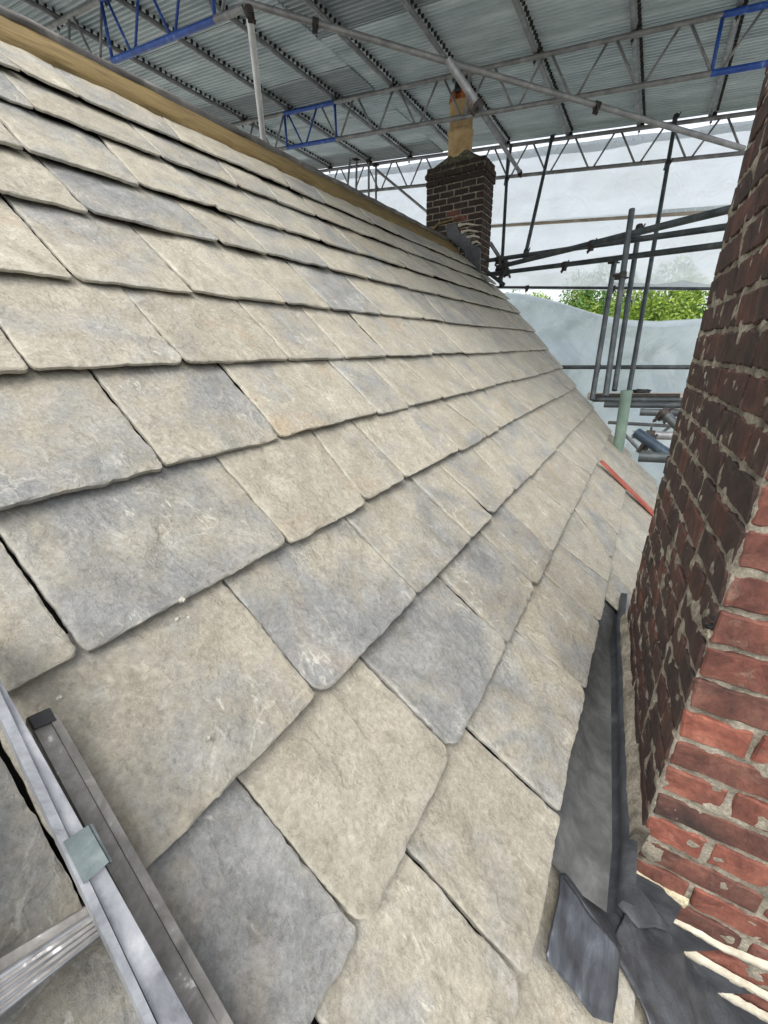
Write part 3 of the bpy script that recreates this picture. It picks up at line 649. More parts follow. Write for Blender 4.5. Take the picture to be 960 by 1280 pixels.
# stepped upstand on the brick face
def poly_face(name, pts, Yp, mat, parent, th=.006):
    return slab_px(name, pts, Yp, mat, parent, th)
poly_face('step_upstand', [(782, 1086), (800, 1098), (826, 1112), (852, 1134), (842, 1153), (800, 1200), (772, 1150)], YW-.004, M['lead'], LA)
poly_face('step_upstand', [(842, 1153), (897, 1188), (848, 1190), (830, 1260), (780, 1200)], YW-.002, M['lead'], LA)
poly_face('step_upstand', [(848, 1190), (945, 1243), (893, 1241), (880, 1330), (800, 1240)], YW-.006, M['lead'], LA)
poly_face('step_upstand', [(893, 1241), (1000, 1300), (950, 1298), (960, 1400), (860, 1300)], YW-.003, M['lead'], LA)

# ================================================================= SECOND STACK AT THE RIDGE
FS = empty('chimney_stack', (-3.5, 8.7, 1.3), 'mossy dark brick chimney standing on the ridge under the temporary roof', 'chimney')
FX0, FX1, FY0, FY1 = -4.16, -3.04, 8.5, 9.05
fr = lambda z: [(FX0+.014, FY0+.014), (FX1-.014, FY0+.014), (FX1-.014, FY1), (FX0+.014, FY1)]
core_prism('mortar_core', (.6, 2.95, fr), M['mortar_dark'], FS, .012, 40, 16)
for r in range(0, 23):
    zc = .75+ROW*(r+.5); st = r % 2 == 0
    x = FX0; k = 0
    cor = .03 if r in (20, 21) else 0
    while x < FX1-.05:
        ln = .28 if st else (.14 if k == 0 else .28)
        ln = min(ln, FX1-x); kind = 's' if ln > .2 else 'h'; full = .306 if kind == 's' else .153
        if (n_@np.array([x+ln/2, FY0, zc])+1) > -.25 and zc > .9:
            red = (r in (15, 14, 12) and k == 2)
            put_brick(FS, brng.choice(far_set[kind]), (x+ln/2, FY0+.068-cor, zc), 0, .6 if red else 1.5, brng.uniform(.1, .7), (ln-.022)/(full-.014), 0 if red else .75)
        x += ln; k += 1
    y = FY0; sst = not st
    while y < FY1-.05:
        ln = .275 if sst else .1375
        ln = min(ln, FY1-y); kind = 's' if ln > .2 else 'h'; full = .306 if kind == 's' else .153
        if zc > .9: put_brick(FS, brng.choice(far_set[kind]), (FX1-.068+cor, y+ln/2, zc), math.pi/2, brng.uniform(.75, 1), brng.uniform(.2, .8), (ln-.022)/(full-.014), .7)
        y += ln
# flaunching: sloping mortar cap over an oversailing course
cap = MB()
lv = [(FX0-.012, FX1+.012, FY0-.012, FY1+.02, 2.94), (FX0-.015, FX1+.015, FY0-.015, FY1+.02, 2.99), (FX0+.03, FX1-.03, FY0+.02, FY1, 3.06), (FX0+.36, FX1-.30, FY0+.08, FY1-.08, 3.22), (FX0+.42, FX1-.38, FY0+.12, FY1-.1, 3.27)]
vs = []; fs = []
for (a, b, c, d, z) in lv:
    ring = [(a, c), (b, c), (b, d), (a, d)]
    for k in range(4):
        p, q = np.array(ring[k]), np.array(ring[(k+1) % 4])
        for i in range(8):
            e_ = p+(q-p)*i/8; vs.append(np.array([e_[0]+.012*fbm(e_[0]*9, e_[1]*9, z, 3), e_[1]+.012*fbm(e_[0]*9, e_[1]*9, z+5, 3), z+.012*fbm(e_[0]*9, e_[1]*9, z+9, 3)]))
for j in range(len(lv)-1):
    for i in range(32): fs.append((j*32+i, j*32+(i+1) % 32, (j+1)*32+(i+1) % 32, (j+1)*32+i))
fs += [tuple(range(32))[::-1], tuple((len(lv)-1)*32+i for i in range(32))]
mk('mortar_cap', vs, fs, M['mortar_moss'], FS, True)
# stepped lead and torn mortar on its face
YF = FY0-.02
slab_px('lead_flashing', [(556, 283), (571, 279), (574, 290), (590, 296), (588, 303), (600, 310), (600, 342), (592, 334), (578, 312), (560, 298)], YF, M['lead'], FS, .02)
for ln_ in ([(573, 282), (584, 280), (598, 282)], [(577, 291), (586, 288), (599, 290)], [(584, 297), (592, 295), (600, 297)], [(590, 304), (596, 302), (601, 305)], [(540, 289), (548, 280), (570, 274)]):
    face_strip('fillet_strip', ln_, lambda f: .028*(1-.6*f), YF, M['cream_band'] if ln_[0][0] != 540 else M['ochre'], FS, 6, .03, ln_[0][0])
slab_px('lead_soaker', [(601, 343), (613, 355), (625, 372), (600, 360)], FY0-.35, M['lead_old'], FS, .02)
# chimney pot
def lathe(name, c, prof_, mat, parent, n=28):
    vs = []; fs = []
    for (r, z) in prof_:
        for i in range(n): a = 2*math.pi*i/n; vs.append(np.array([c[0]+r*math.cos(a), c[1]+r*math.sin(a), c[2]+z]))
    for j in range(len(prof_)-1):
        for i in range(n): fs.append((j*n+i, j*n+(i+1) % n, (j+1)*n+(i+1) % n, (j+1)*n+i))
    fs += [tuple(range(n))[::-1], tuple((len(prof_)-1)*n+i for i in range(n))]
    return autosmooth(mk(name, vs, fs, mat, parent))
PC = yp(575, 188, 8.78)
pot = empty('chimney_pot', (PC[0], PC[1], 3.22), 'tall buff clay chimney pot with a dark cowl on the mossy chimney', 'chimney pot')
pc = (PC[0], PC[1], 3.20)
lathe('pot_body', pc, [(.215, 0), (.215, .34), (.232, .36), (.232, .40), (.205, .42), (.205, .76), (.215, .77), (.215, .80), (.17, .80)], M['clay'], pot)
for k in range(6):
    a0 = k*math.pi/3; mb = MB()
    ax = np.array([[math.cos(a0), math.sin(a0), 0], [-math.sin(a0), math.cos(a0), 0], [0, 0, 1]])
    mb.box((pc[0]+.19*math.cos(a0), pc[1]+.19*math.sin(a0), pc[2]+.85), (.025, .05, .06), ax); mb.build('louvre_pier', M['clay_red'], pot)
lathe('pot_neck', (pc[0], pc[1], pc[2]+.79), [(.15, 0), (.15, .14), (.13, .15)], M['clay_red'], pot)
lathe('cowl', (pc[0], pc[1], pc[2]+.90), [(.20, 0), (.21, .03), (.14, .10), (.13, .22), (.17, .23), (.05, .30)], M['black'], pot)

# ================================================================= TEMPORARY ROOF
KR = 1.18                                   # the temporary roof stands this much farther than first assumed
SLP, Z0 = -.0995, 3.285*KR
def plane(x, y, o=0.0):
    r = ray(x, y); return r*((Z0+o)/(r[2]-SLP*r[0]))
def zr(x): return Z0+SLP*x
TR = .0327                                  # scaffold tube radius in survey units (48.3 mm)
YG = 9.6*KR; TRR = .036
def corr_sheet(name, y0, y1, x0, x1, mat, parent, lap):
    wl = .078; per = 6; nn = int((y1-y0)/wl*per); vs = []; fs = []
    segs = 5; hs_ = [0, 0, 1, 1, 1, 0]
    for i in range(nn+1):
        y = y0+(y1-y0)*i/nn; h = hs_[i % per]*.026
        for a in range(segs+1):
            x = x0+(x1-x0)*a/segs; vs.append(np.array([x, y, zr(x)+.045+h+lap+.01*fbm(x*.6, y*.8, lap, 2)]))
    for i in range(nn):
        for a in range(segs): fs.append((i*(segs+1)+a, i*(segs+1)+a+1, (i+1)*(segs+1)+a+1, (i+1)*(segs+1)+a))
    o = mk(name, vs, fs, mat, parent); md = o.modifiers.new('thickness', 'SOLIDIFY'); md.thickness = .0012; md.offset = 1
    return o
TP = empty('temporary_roof', (-4, 6, 3.2), 'corrugated metal temporary roof sheeting spanning over the whole scaffold', 'temporary roof')
X_L, X_R = -15.0, 1.5
yy = 2.0; k = 0
while yy < YG+.1:
    y2 = min(yy+.86, YG+.22)
    for si, (xa, xb) in enumerate(((X_L, -10.6), (-10.75, -5.2), (-5.35, X_R))):
        corr_sheet('roof_sheet', yy, y2, xa, xb, M['roofsheet_dark'] if (si == 2 and k < 6) or brng.random() < .12 else M['roofsheet'], TP, .006*((k+si) % 2)+.012*si)
    yy += .8; k += 1
def clamp_mesh(mb, P, ax, r=TR, s=1.0):
    """scaffold coupler gripping a tube that runs along ax"""
    P = np.array(P, float); ax = np.array(ax, float); ax /= np.linalg.norm(ax)
    x = np.cross(ax, [0, 0, 1] if abs(ax[2]) < .9 else [1, 0, 0]); x /= np.linalg.norm(x); y = np.cross(ax, x)
    mb.tube(P-ax*.034*s, P+ax*.034*s, r*1.32, 10)
    mb.box(P+y*r*1.5, (.022*s, .03*s, .028*s), np.array([x, y, ax]))
    mb.tube(P+x*r*1.1, P+x*r*1.2+y*.11*s, .011*s, 6); mb.tube(P+x*r*1.1+y*.08*s, P+x*r*1.2+y*.095*s, .02*s, 6)
    mb.tube(P-x*r*1.1+y*.02, P-x*r*1.9-y*.06*s, .010*s, 6)
def tube_thing(name, a, b, label, mat='galv', clamps=(), r=TR, group=None, cat='scaffold tube', hollow=True):
    a = np.array(a, float); b = np.array(b, float)
    e = empty(name, (a+b)/2, label, cat, group)
    m1 = MB(); m1.tube(a, b, r, 14, hollow=(.03 if hollow else 0)); autosmooth(m1.build('tube', M[mat], e))
    for f in clamps:
        m2 = MB(); clamp_mesh(m2, a+(b-a)*f, b-a); autosmooth(m2.build('coupler', M['black_steel'], e))
    return e
YA, YC, YB = 6.98*KR, 4.72, 9.55*KR
PX = [q*KR for q in (-9.15, -8.13, -7.15, -6.06, -5.06, -4.0, -3.0, -1.9, -.8, .17, 1.2)]
desc = ['outermost', 'second', 'third', 'fourth', 'fifth', 'sixth', 'seventh', 'eighth', 'ninth', 'tenth', 'eleventh']
for i, x in enumerate(PX):
    a = (x+.03, 2.1, zr(x)-.0); b = (x-.06, YG+.12, zr(x)-.0)
    e = empty('purlin_tube', (x, 5.7, zr(x)), f'galvanised purlin tube under the corrugated roof, {desc[i]} from the left', 'purlin', 'purlin tubes under the temporary roof')
    m1 = MB(); m1.tube((a[0], a[1], a[2]), (b[0], b[1], b[2]), TRR, 12); autosmooth(m1.build('tube', M['galv'], e))
    # dark blocks painting the shade in the corrugation gaps above the purlin
    hk = MB(); y = 2.3
    while y < YG:
        if True: hk.box((x+.035, y, zr(x)+.042), (.02, .011+.003*math.sin(y*37), .022+.006*math.sin(y*23)))
        y += .104
    o = hk.build('dark_gap_blocks', M['black_steel'], e, kind='stuff')
    for yy_ in (YC, YA, YB):
        m2 = MB(); clamp_mesh(m2, (x, yy_+.05, zr(x)-.012), (0, 1, 0), s=.8)
        m2.tube((x-.02, yy_+.02, zr(x)-.04), (x-.03, yy_+.02, zr(x)-.17), .012, 6, .004); m2.tube((x-.03, yy_+.02, zr(x)-.11), (x-.03, yy_+.02, zr(x)-.13), .022, 6)
        autosmooth(m2.build('coupler', M['black_steel'], e))
def lattice(name, T0, T1, D, Y, n, label, blues=(), mat='galv', first=0.0):
    """lattice beam: top chord from T0 to T1 (x values), depth D"""
    e = empty(name, ((T0+T1)/2, Y, zr((T0+T1)/2)-.4), label, 'lattice beam', 'lattice beams carrying the temporary roof')
    top = lambda x: np.array([x, Y, zr(x)-.075]); bot = lambda x: np.array([x, Y, zr(x)-.075-D])
    cuts = sorted({T0, T1, *[c for b in blues for c in b]})
    for a, b in zip(cuts[:-1], cuts[1:]):
        isb = any(c[0] <= a and b <= c[1] for c in blues)
        for fn, nm in ((top, 'top_chord'), (bot, 'bottom_chord')):
            m1 = MB(); ra_ = TR*(1.03 if isb else .98)
            m1.tube(fn(a), fn(b), ra_*1.1, 12); o = autosmooth(m1.build(nm, M['blue'] if isb else M[mat], e))
            if isb: o['label'] = 'blue painted length of chord'
    x = T0+first; st = (T1-T0-first)/n; k = 0
    while x < T1-.1:
        isb = any(c[0]-.05 <= x and x+st*.9 <= c[1]+.35 for c in blues)
        for a, b in ((x+.06, x+st*.44), (x+st-.06+.0, x+st*.56)):
            m1 = MB(); m1.tube(top(a)-(0, 0, .02), bot(b)+(0, 0, .02), TR*.55, 8); o = m1.build('web_brace', M['blue'] if isb else M[mat], e, True)
        x += st; k += 1
    for c in blues:
        for xx in c:
            m1 = MB(); m1.tube(top(xx), bot(xx), TR*.7, 8); m1.build('end_post', M['blue'], e, True)
    return e
lattice('lattice_beam', -14.9, 2.2, .555, YA, 20, 'middle lattice beam with a short blue painted length above the ridge', [(-7.24, -5.97), (.02, .9)])
lattice('lattice_beam', -14.9, 2.9, .56, YB, 21, 'farthest lattice beam, plain galvanised, at the sheeted gable end')
lattice('lattice_beam', -13.2, -4.6, .63, YC, 10, 'nearest lattice beam with long blue painted length at upper left', [(-7.25, -5.1)])
# loose tubes over and beyond the ridge
tube_thing('brace_tube', yp(304, 2, 4.5), yp(930, 186, 8.4), 'long diagonal brace tube crossing under the metal roof towards the stack', 'galv', (.12, .66))
tube_thing('hanger_tube', yp(311, 10, 4.1), yp(331, 190, 5.2), 'pale near-vertical hanger tube dropping behind the ridge', 'pale', (.02,), r=.036)
tube_thing('raker_tube', yp(560, 75, 4.6), yp(600, 135, 4.75), 'short raking tube just above the clay chimney pot', 'galv', (.95,), r=.034)
e_ = tube_thing('raker_tube', yp(598, 135, 8.3), yp(651, 217, 10.4), 'raking tube running from roof beam to gable beam right of the pot', 'galv', (0.0, .97), r=.036)
tube_thing('prop_tube', yp(588, 85, 8.2), yp(582, 145, 8.2), 'short upright tube passing right beside the chimney pot', 'galv', (), r=.03)
# ---- gable scaffold: uprights
UPR = [((845, 146), (774, 560), 9.3, 6.3, 'tall upright tube rising through the pale green sleeve', 'galv_dark', (.0, .18)),
       ((790, 262), (757, 495), 6.3, 5.6, 'thicker dark upright standing free of the gable beam', 'galv_dark', (.35,)),
       ((799, 285), (768, 488), 7.4, 6.4, 'upright right behind the thicker dark one', 'galv_dark', (.0,)),
       ((769, 322), (740, 500), 7.0, 6.2, 'shorter upright left of the thick dark one', 'galv_dark', (.02,)),
       ((635, 195), (626, 358), 9.5, 9.0, 'upright directly right of the mossy chimney', 'galv_dark', (.2, .82)),
       ((690, 172), (656, 322), 9.5, 8.2, 'leaning upright from the gable beam to the crossing tubes', 'galv_dark', (.0, .96)),
       ((639, 180), (632, 232), 9.5, 9.5, 'short upright between gable beam chords beside the chimney', 'galv_dark', ())]
far = lambda y: y*KR if y >= 9.2 else y
for p, q, ya, yb, lab, mt, cl in UPR: tube_thing('scaffold_upright', yp(*p, far(ya)), yp(*q, far(yb)), lab, mt, cl, cat='scaffold upright')
HOR = [((598, 284), (935, 262), 9.4, 9.2, 'level rail carrying the upper hem of the gable sheeting', 'timber', (), .030),
       ((612, 359), (900, 361), 9.4, 9.2, 'level rail along the top of the open gap before the trees', 'galv_dark', (.2, .6), .028),
       ((700, 459), (880, 459), 7.6, 7.4, 'level guard rail beyond the slate verge', 'galv_dark', (.3,), .030),
       ((608, 326), (925, 281), 8.4, 6.0, 'upper of two dark rails above the gap', 'galv_dark', (.08,), TR),
       ((622, 334), (935, 256), 8.3, 5.4, 'sloping dark rail crossing the other two', 'galv_dark', (.06, .55), TR*1.08),
       ((610, 343), (920, 304), 8.4, 6.0, 'lower of two dark rails above the gap', 'galv_dark', (.1, .45), TR),
       ((613, 304), (627, 326), 8.6, 8.4, 'short stub tube poking from behind the mossy chimney', 'galv', (), TR),
       ((607, 338), (630, 356), 8.6, 8.5, 'short inclined stub tube low behind the mossy chimney', 'galv_dark', (), TR),
       ((470, 212), (540, 270), 9.4, 9.4, 'thin diagonal brace behind the ridge left of the chimney', 'galv', (), .030)]
for p, q, ya, yb, lab, mt, cl, r_ in HOR: tube_thing('scaffold_rail', yp(*p, far(ya)), yp(*q, far(yb)), lab, mt, cl, r=r_, cat='scaffold rail')
for (p, q, lab) in (((438, 196), (434, 238), 'first slim upright from the left above the ridge'), ((446, 198), (445, 242), 'second slim upright from the left above the ridge'), ((461, 200), (461, 250), 'third slim upright above the ridge'), ((470, 205), (470, 262), 'fourth slim upright above the ridge, longest of them')):
    tube_thing('gable_post', yp(*p, 11.2), yp(*q, 11.2), lab, 'galv', (.02,), r=.028, cat='scaffold upright')
nd_ = MB()
P0 = yp(628, 330, 8.35)
for k in range(4): clamp_mesh(nd_, P0+np.array([brng.uniform(-.08, .08), brng.uniform(-.05, .05), brng.uniform(-.12, .12)]), (brng.uniform(-1, 1), .3, brng.uniform(-1, 1)), s=1.2)
tag(autosmooth(nd_.build('coupler_cluster', M['black_steel'])), 'cluster of dark couplers where rails and upright meet beside the chimney', 'scaffold coupler')
# sleeve
m1 = MB(); a, b = yp(783.5, 488, 5.9), yp(771, 572, 5.9); m1.tube(a, b, .062, 20, hollow=.02)
tag(autosmooth(m1.build('pipe_sleeve', M['green'])), 'pale green plastic sleeve round the upright beyond the verge', 'pipe sleeve')
# ---- lower lift at right: transoms, boards, blue diagonal stubs
LOW = [((738, 495), (850, 495), 6.6, 6.6, 'topmost transom under the boarded platform', 'black_steel', .03, ()),
       ((741, 499.5), (857, 500), 6.4, 6.4, 'second transom from the top under the platform', 'galv_dark', .03, ()),
       ((755, 506), (880, 507), 6.0, 6.0, 'third transom, blue tinted, under the platform', 'galv_dark', .034, ()),
       ((800, 515), (875, 517), 5.2, 5.2, 'dark transom stub ending in a square cut beside the boards', 'galv_dark', TR*1.15, (.45,)),
       ((790, 543), (870, 546), 4.4, 4.4, 'grey transom behind the blue raking stub', 'galv', TR*1.1, (.3,)),
       ((798, 571), (870, 574), 3.9, 3.9, 'lowest and nearest dark transom stub at the verge', 'galv_dark', TR*1.25, ()),
       ((760, 528), (845, 533), 7.6, 7.6, 'thin pale rail below the platform', 'galv', .026, ()),
       ((776, 538), (800, 563), 7.4, 7.4, 'thin pale diagonal brace under the platform', 'galv', .024, ()),
       ((795, 563), (850, 565), 7.4, 7.4, 'thin pale chord low under the platform', 'galv', .024, ()),
       ((800, 563), (838, 533), 7.4, 7.4, 'thin rising brace under the platform', 'galv', .022, ())]
for p, q, ya, yb, lab, mt, r_, cl in LOW: tube_thing('transom_tube', yp(*p, ya), yp(*q, yb), lab, mt, cl, r=r_)
tube_thing('raking_stub', yp(796, 541, 4.2), yp(868, 592, 3.9), 'blue grey raking tube with its open end and coupler over the verge', 'navy', (.22,), r=TR*1.35)
tube_thing('raking_stub', yp(828, 514, 4.9), yp(880, 566, 4.7), 'farther blue grey raking tube under the boards', 'galv_dark', (.05,), r=TR*1.25)
def board(p0, p1, p2, p3, Ys, lab):
    P = [yp(*p, y) for p, y in zip((p0, p1, p2, p3), Ys)]; mb = MB(); mb.hexa([p-np.array([0, 0, .05]) for p in P], P)
    tag(mb.build('scaffold_board', M['timber']), lab, 'scaffold board', 'scaffold boards on the far platform')
board((735, 491), (822, 491), (828, 494.5), (735, 495), (7.2, 7.2, 6.9, 6.9), 'narrow scaffold board across the platform, nearest the verge')
board((820, 491), (880, 491), (890, 530), (856, 520), (7.4, 7.6, 5.4, 5.6), 'wide pale scaffold board running away beside the brick stack')
lump('glove_pile', yp(801, 490, 7.2), .07, M['black'], None, 4, (1.6, .8, .5)); tag(bpy.data.objects['glove_pile'], 'small dark heap of fittings left on the scaffold board', 'scaffold fittings')
# red strip on the slates
a, b = roofp(749, 577, .012), roofp(826, 655, .012); a2, b2 = roofp(752, 577, .012), roofp(829, 653, .012)
mb = MB(); mb.hexa([a, a2, b2, b], [p+n_*.02 for p in (a, a2, b2, b)])
tag(mb.build('red_batten', M['red']), 'thin red strip lying down the far slates near the verge', 'batten')

# ================================================================= GABLE SHEETING
def cloth(name, topf, botf, x0, x1, Y, nx, nz, mat, parent, amp, seed, fold=0.0):
    vs = []; fs = []
    for i in range(nx+1):
        x = x0+(x1-x0)*i/nx; zt, zb = topf(x), botf(x)
        for j in range(nz+1):
            z = zb+(zt-zb)*j/nz
            y = Y+amp*fbm(x*.9, z*.9, seed, 4)+fold*math.sin(x*1.3+z*2.6+2*fbm(x*.5, z*.5, seed+3, 2))
            vs.append(np.array([x, y, z]))
    for i in range(nx):
        for j in range(nz): fs.append((i*(nz+1)+j, i*(nz+1)+j+1, (i+1)*(nz+1)+j+1, (i+1)*(nz+1)+j))
    return mk(name, vs, fs, mat, parent, True)
GS = empty('gable_sheeting', (-3, 9.8, 2), 'bright translucent plastic sheeting hung across the upper gable end', 'sheeting')
YS = 11.6
def rail_z(x):      # lower rail height over x at the sheeting
    pa, pb = yp(640, 361, YS), yp(885, 361, YS); return pa[2]+(pb[2]-pa[2])*(x-pa[0])/(pb[0]-pa[0])
def hem_z(x):
    pa, pb = yp(615, 283, YS), yp(850, 266, YS); return pa[2]+(pb[2]-pa[2])*(x-pa[0])/(pb[0]-pa[0])
cloth('upper_sheet', lambda x: zr(x)-.03-.10, lambda x: hem_z(x)-.02, -15, 4.2, YS, 110, 24, M['sheet'], GS, .12, 2, .02)
cloth('middle_sheet', lambda x: hem_z(x)+.03, lambda x: rail_z(x)-.03+.03*fbm(x*1.5, 1, 1, 3), -15, 4.2, YS-.05, 110, 22, M['sheet'], GS, .12, 5, .02)
cloth('sheet_hem', lambda x: zr(x)-.10+.03*fbm(x, 2, 2, 3), lambda x: zr(x)-.26+.05*fbm(x*.9, 4, 2, 3), -15, 4.2, YS-.10, 110, 3, M['hem'], GS, .02, 8)
cloth('sheet_hem', lambda x: hem_z(x)+.05, lambda x: hem_z(x)-.06, -.42, 4.2, YS-.12, 60, 2, M['hem'], GS, .02, 9)
cloth('sheet_hem', lambda x: rail_z(x)+.10+.06*fbm(x*2, 1, 4, 3), lambda x: rail_z(x)-.01, -1.0, 4.2, YS-.13, 60, 3, M['hem'], GS, .03, 12)
ey = MB(); x = -6.5
while x < 3.6:
    for zf, yo in ((lambda q: zr(q)-.18, .16), (lambda q: hem_z(q)+.0, .16)):
        if zf(x) < 3.1 and x < -.42: continue
        P = np.array([x, YS-yo, zf(x)+.015*fbm(x*3, 1, 1, 2)]); ey.tube(P, P+np.array([0, .006, 0]), .013, 8)
    x += .16
ey.build('eyelets', M['white'], GS, kind='stuff')
LS = empty('lower_sheeting', (-1, 10, 0), 'sagging creased lower sheet with a dip that opens a view to trees', 'sheeting')
sag = [(440, 350), (560, 362), (620, 367), (640, 367), (660, 369), (680, 374), (700, 379), (740, 392), (780, 401), (820, 403), (885, 399), (960, 390), (1100, 380)]
SP = [yp(x, y, YS-.15) for x, y in sag]
def sag_z(x): return float(np.interp(x, [p[0] for p in SP], [p[2] for p in SP]))
cloth('lower_sheet', sag_z, lambda x: -3.8, -9, 4.2, YS-.15, 150, 60, M['sheet_low'], LS, .16, 21, .07)
cloth('rolled_edge', lambda x: sag_z(x)+.02, lambda x: sag_z(x)-.10, -9, 4.2, YS-.20, 130, 3, M['sheet'], LS, .04, 25)

# ================================================================= TREES
def tree(name, P, hgt, rad, nleaf, leaf, mat, label, seed, cone=False, cz0=.35):
    rg = random.Random(seed)
    gz = -CZ/S
    e = empty(name, (P[0], P[1], gz), label, 'tree')
    tr = MB(); base = np.array([P[0], P[1], gz]); top = np.array([P[0]+rg.uniform(-.3, .3), P[1], gz+hgt*.75])
    tr.tube(base, base*.5+top*.5, .28, 10, .2); tr.tube(base*.5+top*.5, top, .2, 10, .06)
    for k in range(9):
        f = rg.uniform(.35, .85); a = rg.uniform(0, 6.28); s_ = base*(1-f)+top*f
        tr.tube(s_, s_+np.array([math.cos(a)*rad*.75, math.sin(a)*rad*.75, hgt*.14]), .09, 6, .02)
    tr.build('trunk', M['bark'], e, True)
    cl = []
    for k in range(60):
        while True:
            p = np.array([rg.uniform(-1, 1) for _ in range(3)])
            if .35 < np.linalg.norm(p) < 1: break
        if cone: p[:2] *= (1-(p[2]+1)/2)*.9+.1
        cl.append((p, rg.uniform(.16, .34)))
    vs = np.zeros((nleaf*4, 3)); nr = np.random.RandomState(seed)
    ci = nr.randint(0, len(cl), nleaf); cp_ = np.array([c[0] for c in cl])[ci]; crd = np.array([c[1] for c in cl])[ci]
    d = nr.normal(size=(nleaf, 3)); d /= np.linalg.norm(d, axis=1)[:, None]
    pos = cp_+d*(crd*nr.uniform(.55, 1.0, nleaf)**.5)[:, None]
    pos = pos*np.array([rad, rad, hgt*(1-cz0)/2])+np.array([P[0], P[1], gz+hgt*(cz0+(1-cz0)/2)])
    t1 = nr.normal(size=(nleaf, 3)); t1 /= np.linalg.norm(t1, axis=1)[:, None]; t2 = np.cross(t1, d); t2 /= np.linalg.norm(t2, axis=1)[:, None]+1e-6
    sz = leaf*nr.uniform(.6, 1.3, nleaf)[:, None]
    vs[0::4] = pos-t1*sz; vs[1::4] = pos+t2*sz*.45; vs[2::4] = pos+t1*sz; vs[3::4] = pos-t2*sz*.45
    fs = [(4*i, 4*i+1, 4*i+2, 4*i+3) for i in range(nleaf)]
    mkn('crown', vs, nleaf, mat, e)
def gx(px, Y): return yp(px, 380, Y)
for (px, Y, hz, rad, nl, lf, mt, lab, sd, cone) in (
    (700, 24, 0.105, 2.6, 60000, .085, 'leaf_y', 'yellow green tree seen at the left end of the sheeting gap', 1, False),
    (745, 25, 0.109, 2.8, 55000, .085, 'leaf_g', 'mid green leafy tree between the yellow tree and the conifer', 2, False),
    (772, 30, 0.100, 2.6, 40000, .08, 'leaf_d', 'dark conifer behind the scaffold uprights', 3, True),
    (795, 34, 0.102, 3.4, 40000, .10, 'leaf_d', 'dark bushy evergreen behind the bright tree', 7, False),
    (838, 20, 0.109, 3.3, 80000, .075, 'leaf_y', 'bright lime green tree filling the right of the gap', 4, False),
    (900, 21, 0.107, 3.2, 40000, .09, 'leaf_g', 'green tree partly hidden by the brick stack', 5, False),
    (655, 30, .11, 2.6, 16000, .12, 'leaf_g', 'green tree behind the left part of the lower sheet', 6, False)):
    c = gx(px, Y); top_z = hz*Y; H_ = top_z+CZ/S
    tree('broadleaf_tree' if not cone else 'conifer_tree', (c[0], Y), H_, rad, nl, lf, M[mt], lab, sd, cone)
# planting below the platform
rg = random.Random(5)
sh = empty('garden_shrub', (2.2, 12, -CZ/S), 'low green shrub far below the scaffold beyond the verge', 'shrub')
c = yp(832, 570, 16); vs = []; fs = []
nr = np.random.RandomState(9)
for i in range(9000):
    d = nr.normal(size=3); d /= np.linalg.norm(d); p = np.array([c[0], c[1], c[2]-1.2])+d*np.array([2.6, 2.2, 2.0])*nr.uniform(.7, 1)
    a = nr.normal(size=3)*.09; b = np.cross(a, d)*.6; k = len(vs); vs += [p-a, p+b, p+a, p-b]; fs.append((k, k+1, k+2, k+3))
mk('foliage', vs, fs, M['leaf_g'], sh)

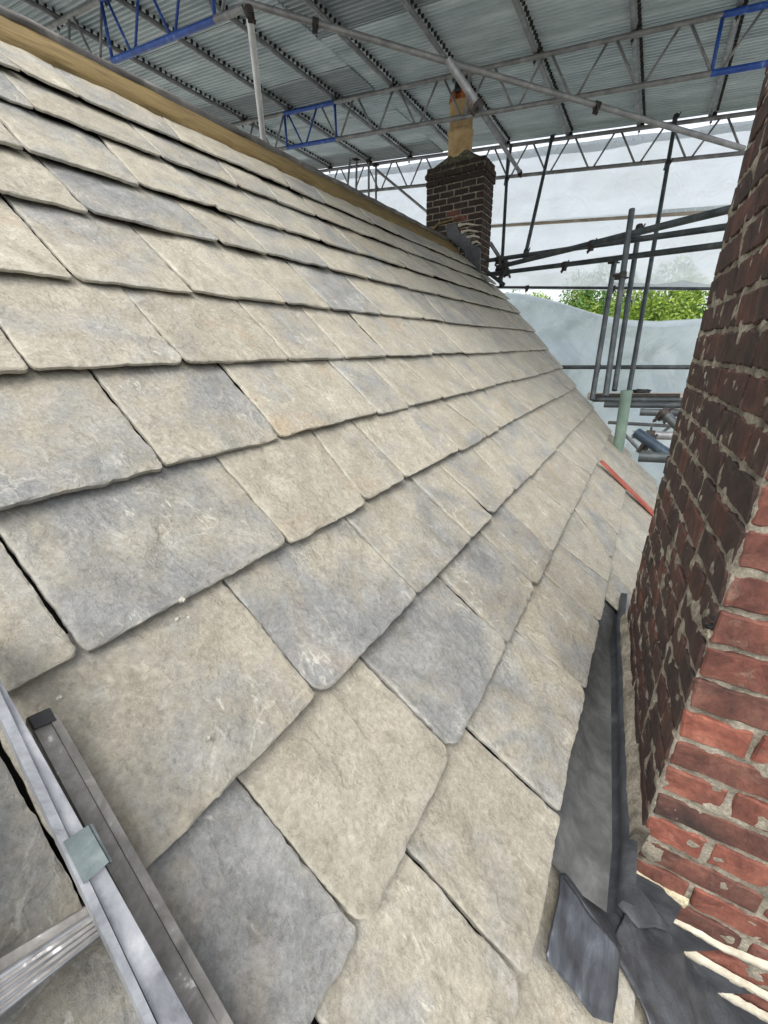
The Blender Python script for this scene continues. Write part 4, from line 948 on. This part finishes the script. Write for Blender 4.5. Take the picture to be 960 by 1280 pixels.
# ================================================================= ROOF LADDER (lower left)
LD = empty('roof_ladder', roofp(100, 1050, .06), 'aluminium roof ladder lying on the slates at the lower left', 'ladder')
def bar_px(name, L0, R0, L1, R1, h, th, mat, parent, grooves=False):
    """bar whose top face is given by its left and right edges at both ends"""
    a, b, c, d = roofp(*L0, h), roofp(*R0, h), roofp(*R1, h), roofp(*L1, h)
    ax = (d-a)/np.linalg.norm(d-a)
    mb = MB()
    nn = 24; lp = 5
    pr = [(0, -th), (0, -.006), (.06, 0), (.94, 0), (1, -.006), (1, -th)]
    vs = []; fs = []
    for i in range(nn+1):
        f = i/nn; p = a*(1-f)+d*f; q = b*(1-f)+c*f
        for (s_, z) in pr: vs.append(p*(1-s_)+q*s_+n_*(z+.0006*fbm(f*20, s_*4, 2, 2)))
    k = len(pr)
    for i in range(nn):
        for a_ in range(k): fs.append((i*k+a_, i*k+(a_+1) % k, (i+1)*k+(a_+1) % k, (i+1)*k+a_))
    fs += [tuple(range(k))[::-1], tuple(nn*k+a_ for a_ in range(k))]
    return autosmooth(mk(name, vs, fs, mat, parent), 30)
bar_px('stile', (-45, 770), (-22, 810), (210, 1312), (262, 1312), .105, .085, M['alu'], LD)
bar_px('stile_lip', (-52, 790), (-44, 768), (196, 1312), (212, 1312), .112, .03, M['alu'], LD)
bar_px('outer_rail', (36, 905), (70, 893), (262, 1330), (318, 1330), .035, .035, M['alu_dull'], LD)
bar_px('rail_flange', (60, 896), (72, 892), (300, 1330), (322, 1330), .040, .03, M['alu_dull'], LD)
bar_px('end_cap', (33, 897), (63, 884), (42, 912), (72, 899), .042, .042, M['black'], LD)
bar_px('bracket', (79, 1052), (112, 1030), (105, 1105), (138, 1076), .118, .012, M['clampm'], LD)
bar_px('bracket_flange', (110, 1031), (116, 1030), (134, 1078), (141, 1077), .112, .05, M['clampm'], LD)
bar_px('rung', (115, 1142), (126, 1170), (-70, 1262), (-60, 1320), .075, .05, M['alu'], LD)
bar_px('rung_lip', (110, 1132), (114, 1142), (-75, 1242), (-70, 1262), .062, .04, M['alu_dull'], LD)
bar_px('far_stile', (-190, 900), (-160, 900), (-60, 1380), (-10, 1380), .105, .085, M['alu'], LD)
# grit crumbs left on the slates
for i, (x, y, r_) in enumerate(((228, 750, .0075), (222, 774, .005), (236, 772, .004), (75, 873, .005), (262, 922, .004))):
    o = lump('mortar_crumb', roofp(x, y, .004), r_, M['grit'], None, i*7)
    tag(o, ('largest pale mortar crumb on the buff slate below the grey one', 'small crumb left of the largest mortar crumb', 'small crumb right below the largest mortar crumb', 'lone mortar crumb near the ladder top on the buff slate', 'lone mortar crumb at the middle of the big buff slate')[i], 'mortar crumb')

for k, f in enumerate((.2, .4, .6, .8)):
    bar_px('rung_ridge', (115+11*f-1, 1142+28*f-2.2), (115+11*f+1, 1142+28*f+2.2), (-70+10*f, 1262+58*f-2.2), (-70+10*f+1, 1262+58*f+2.2), .079, .006, M['alu_dull'], LD)
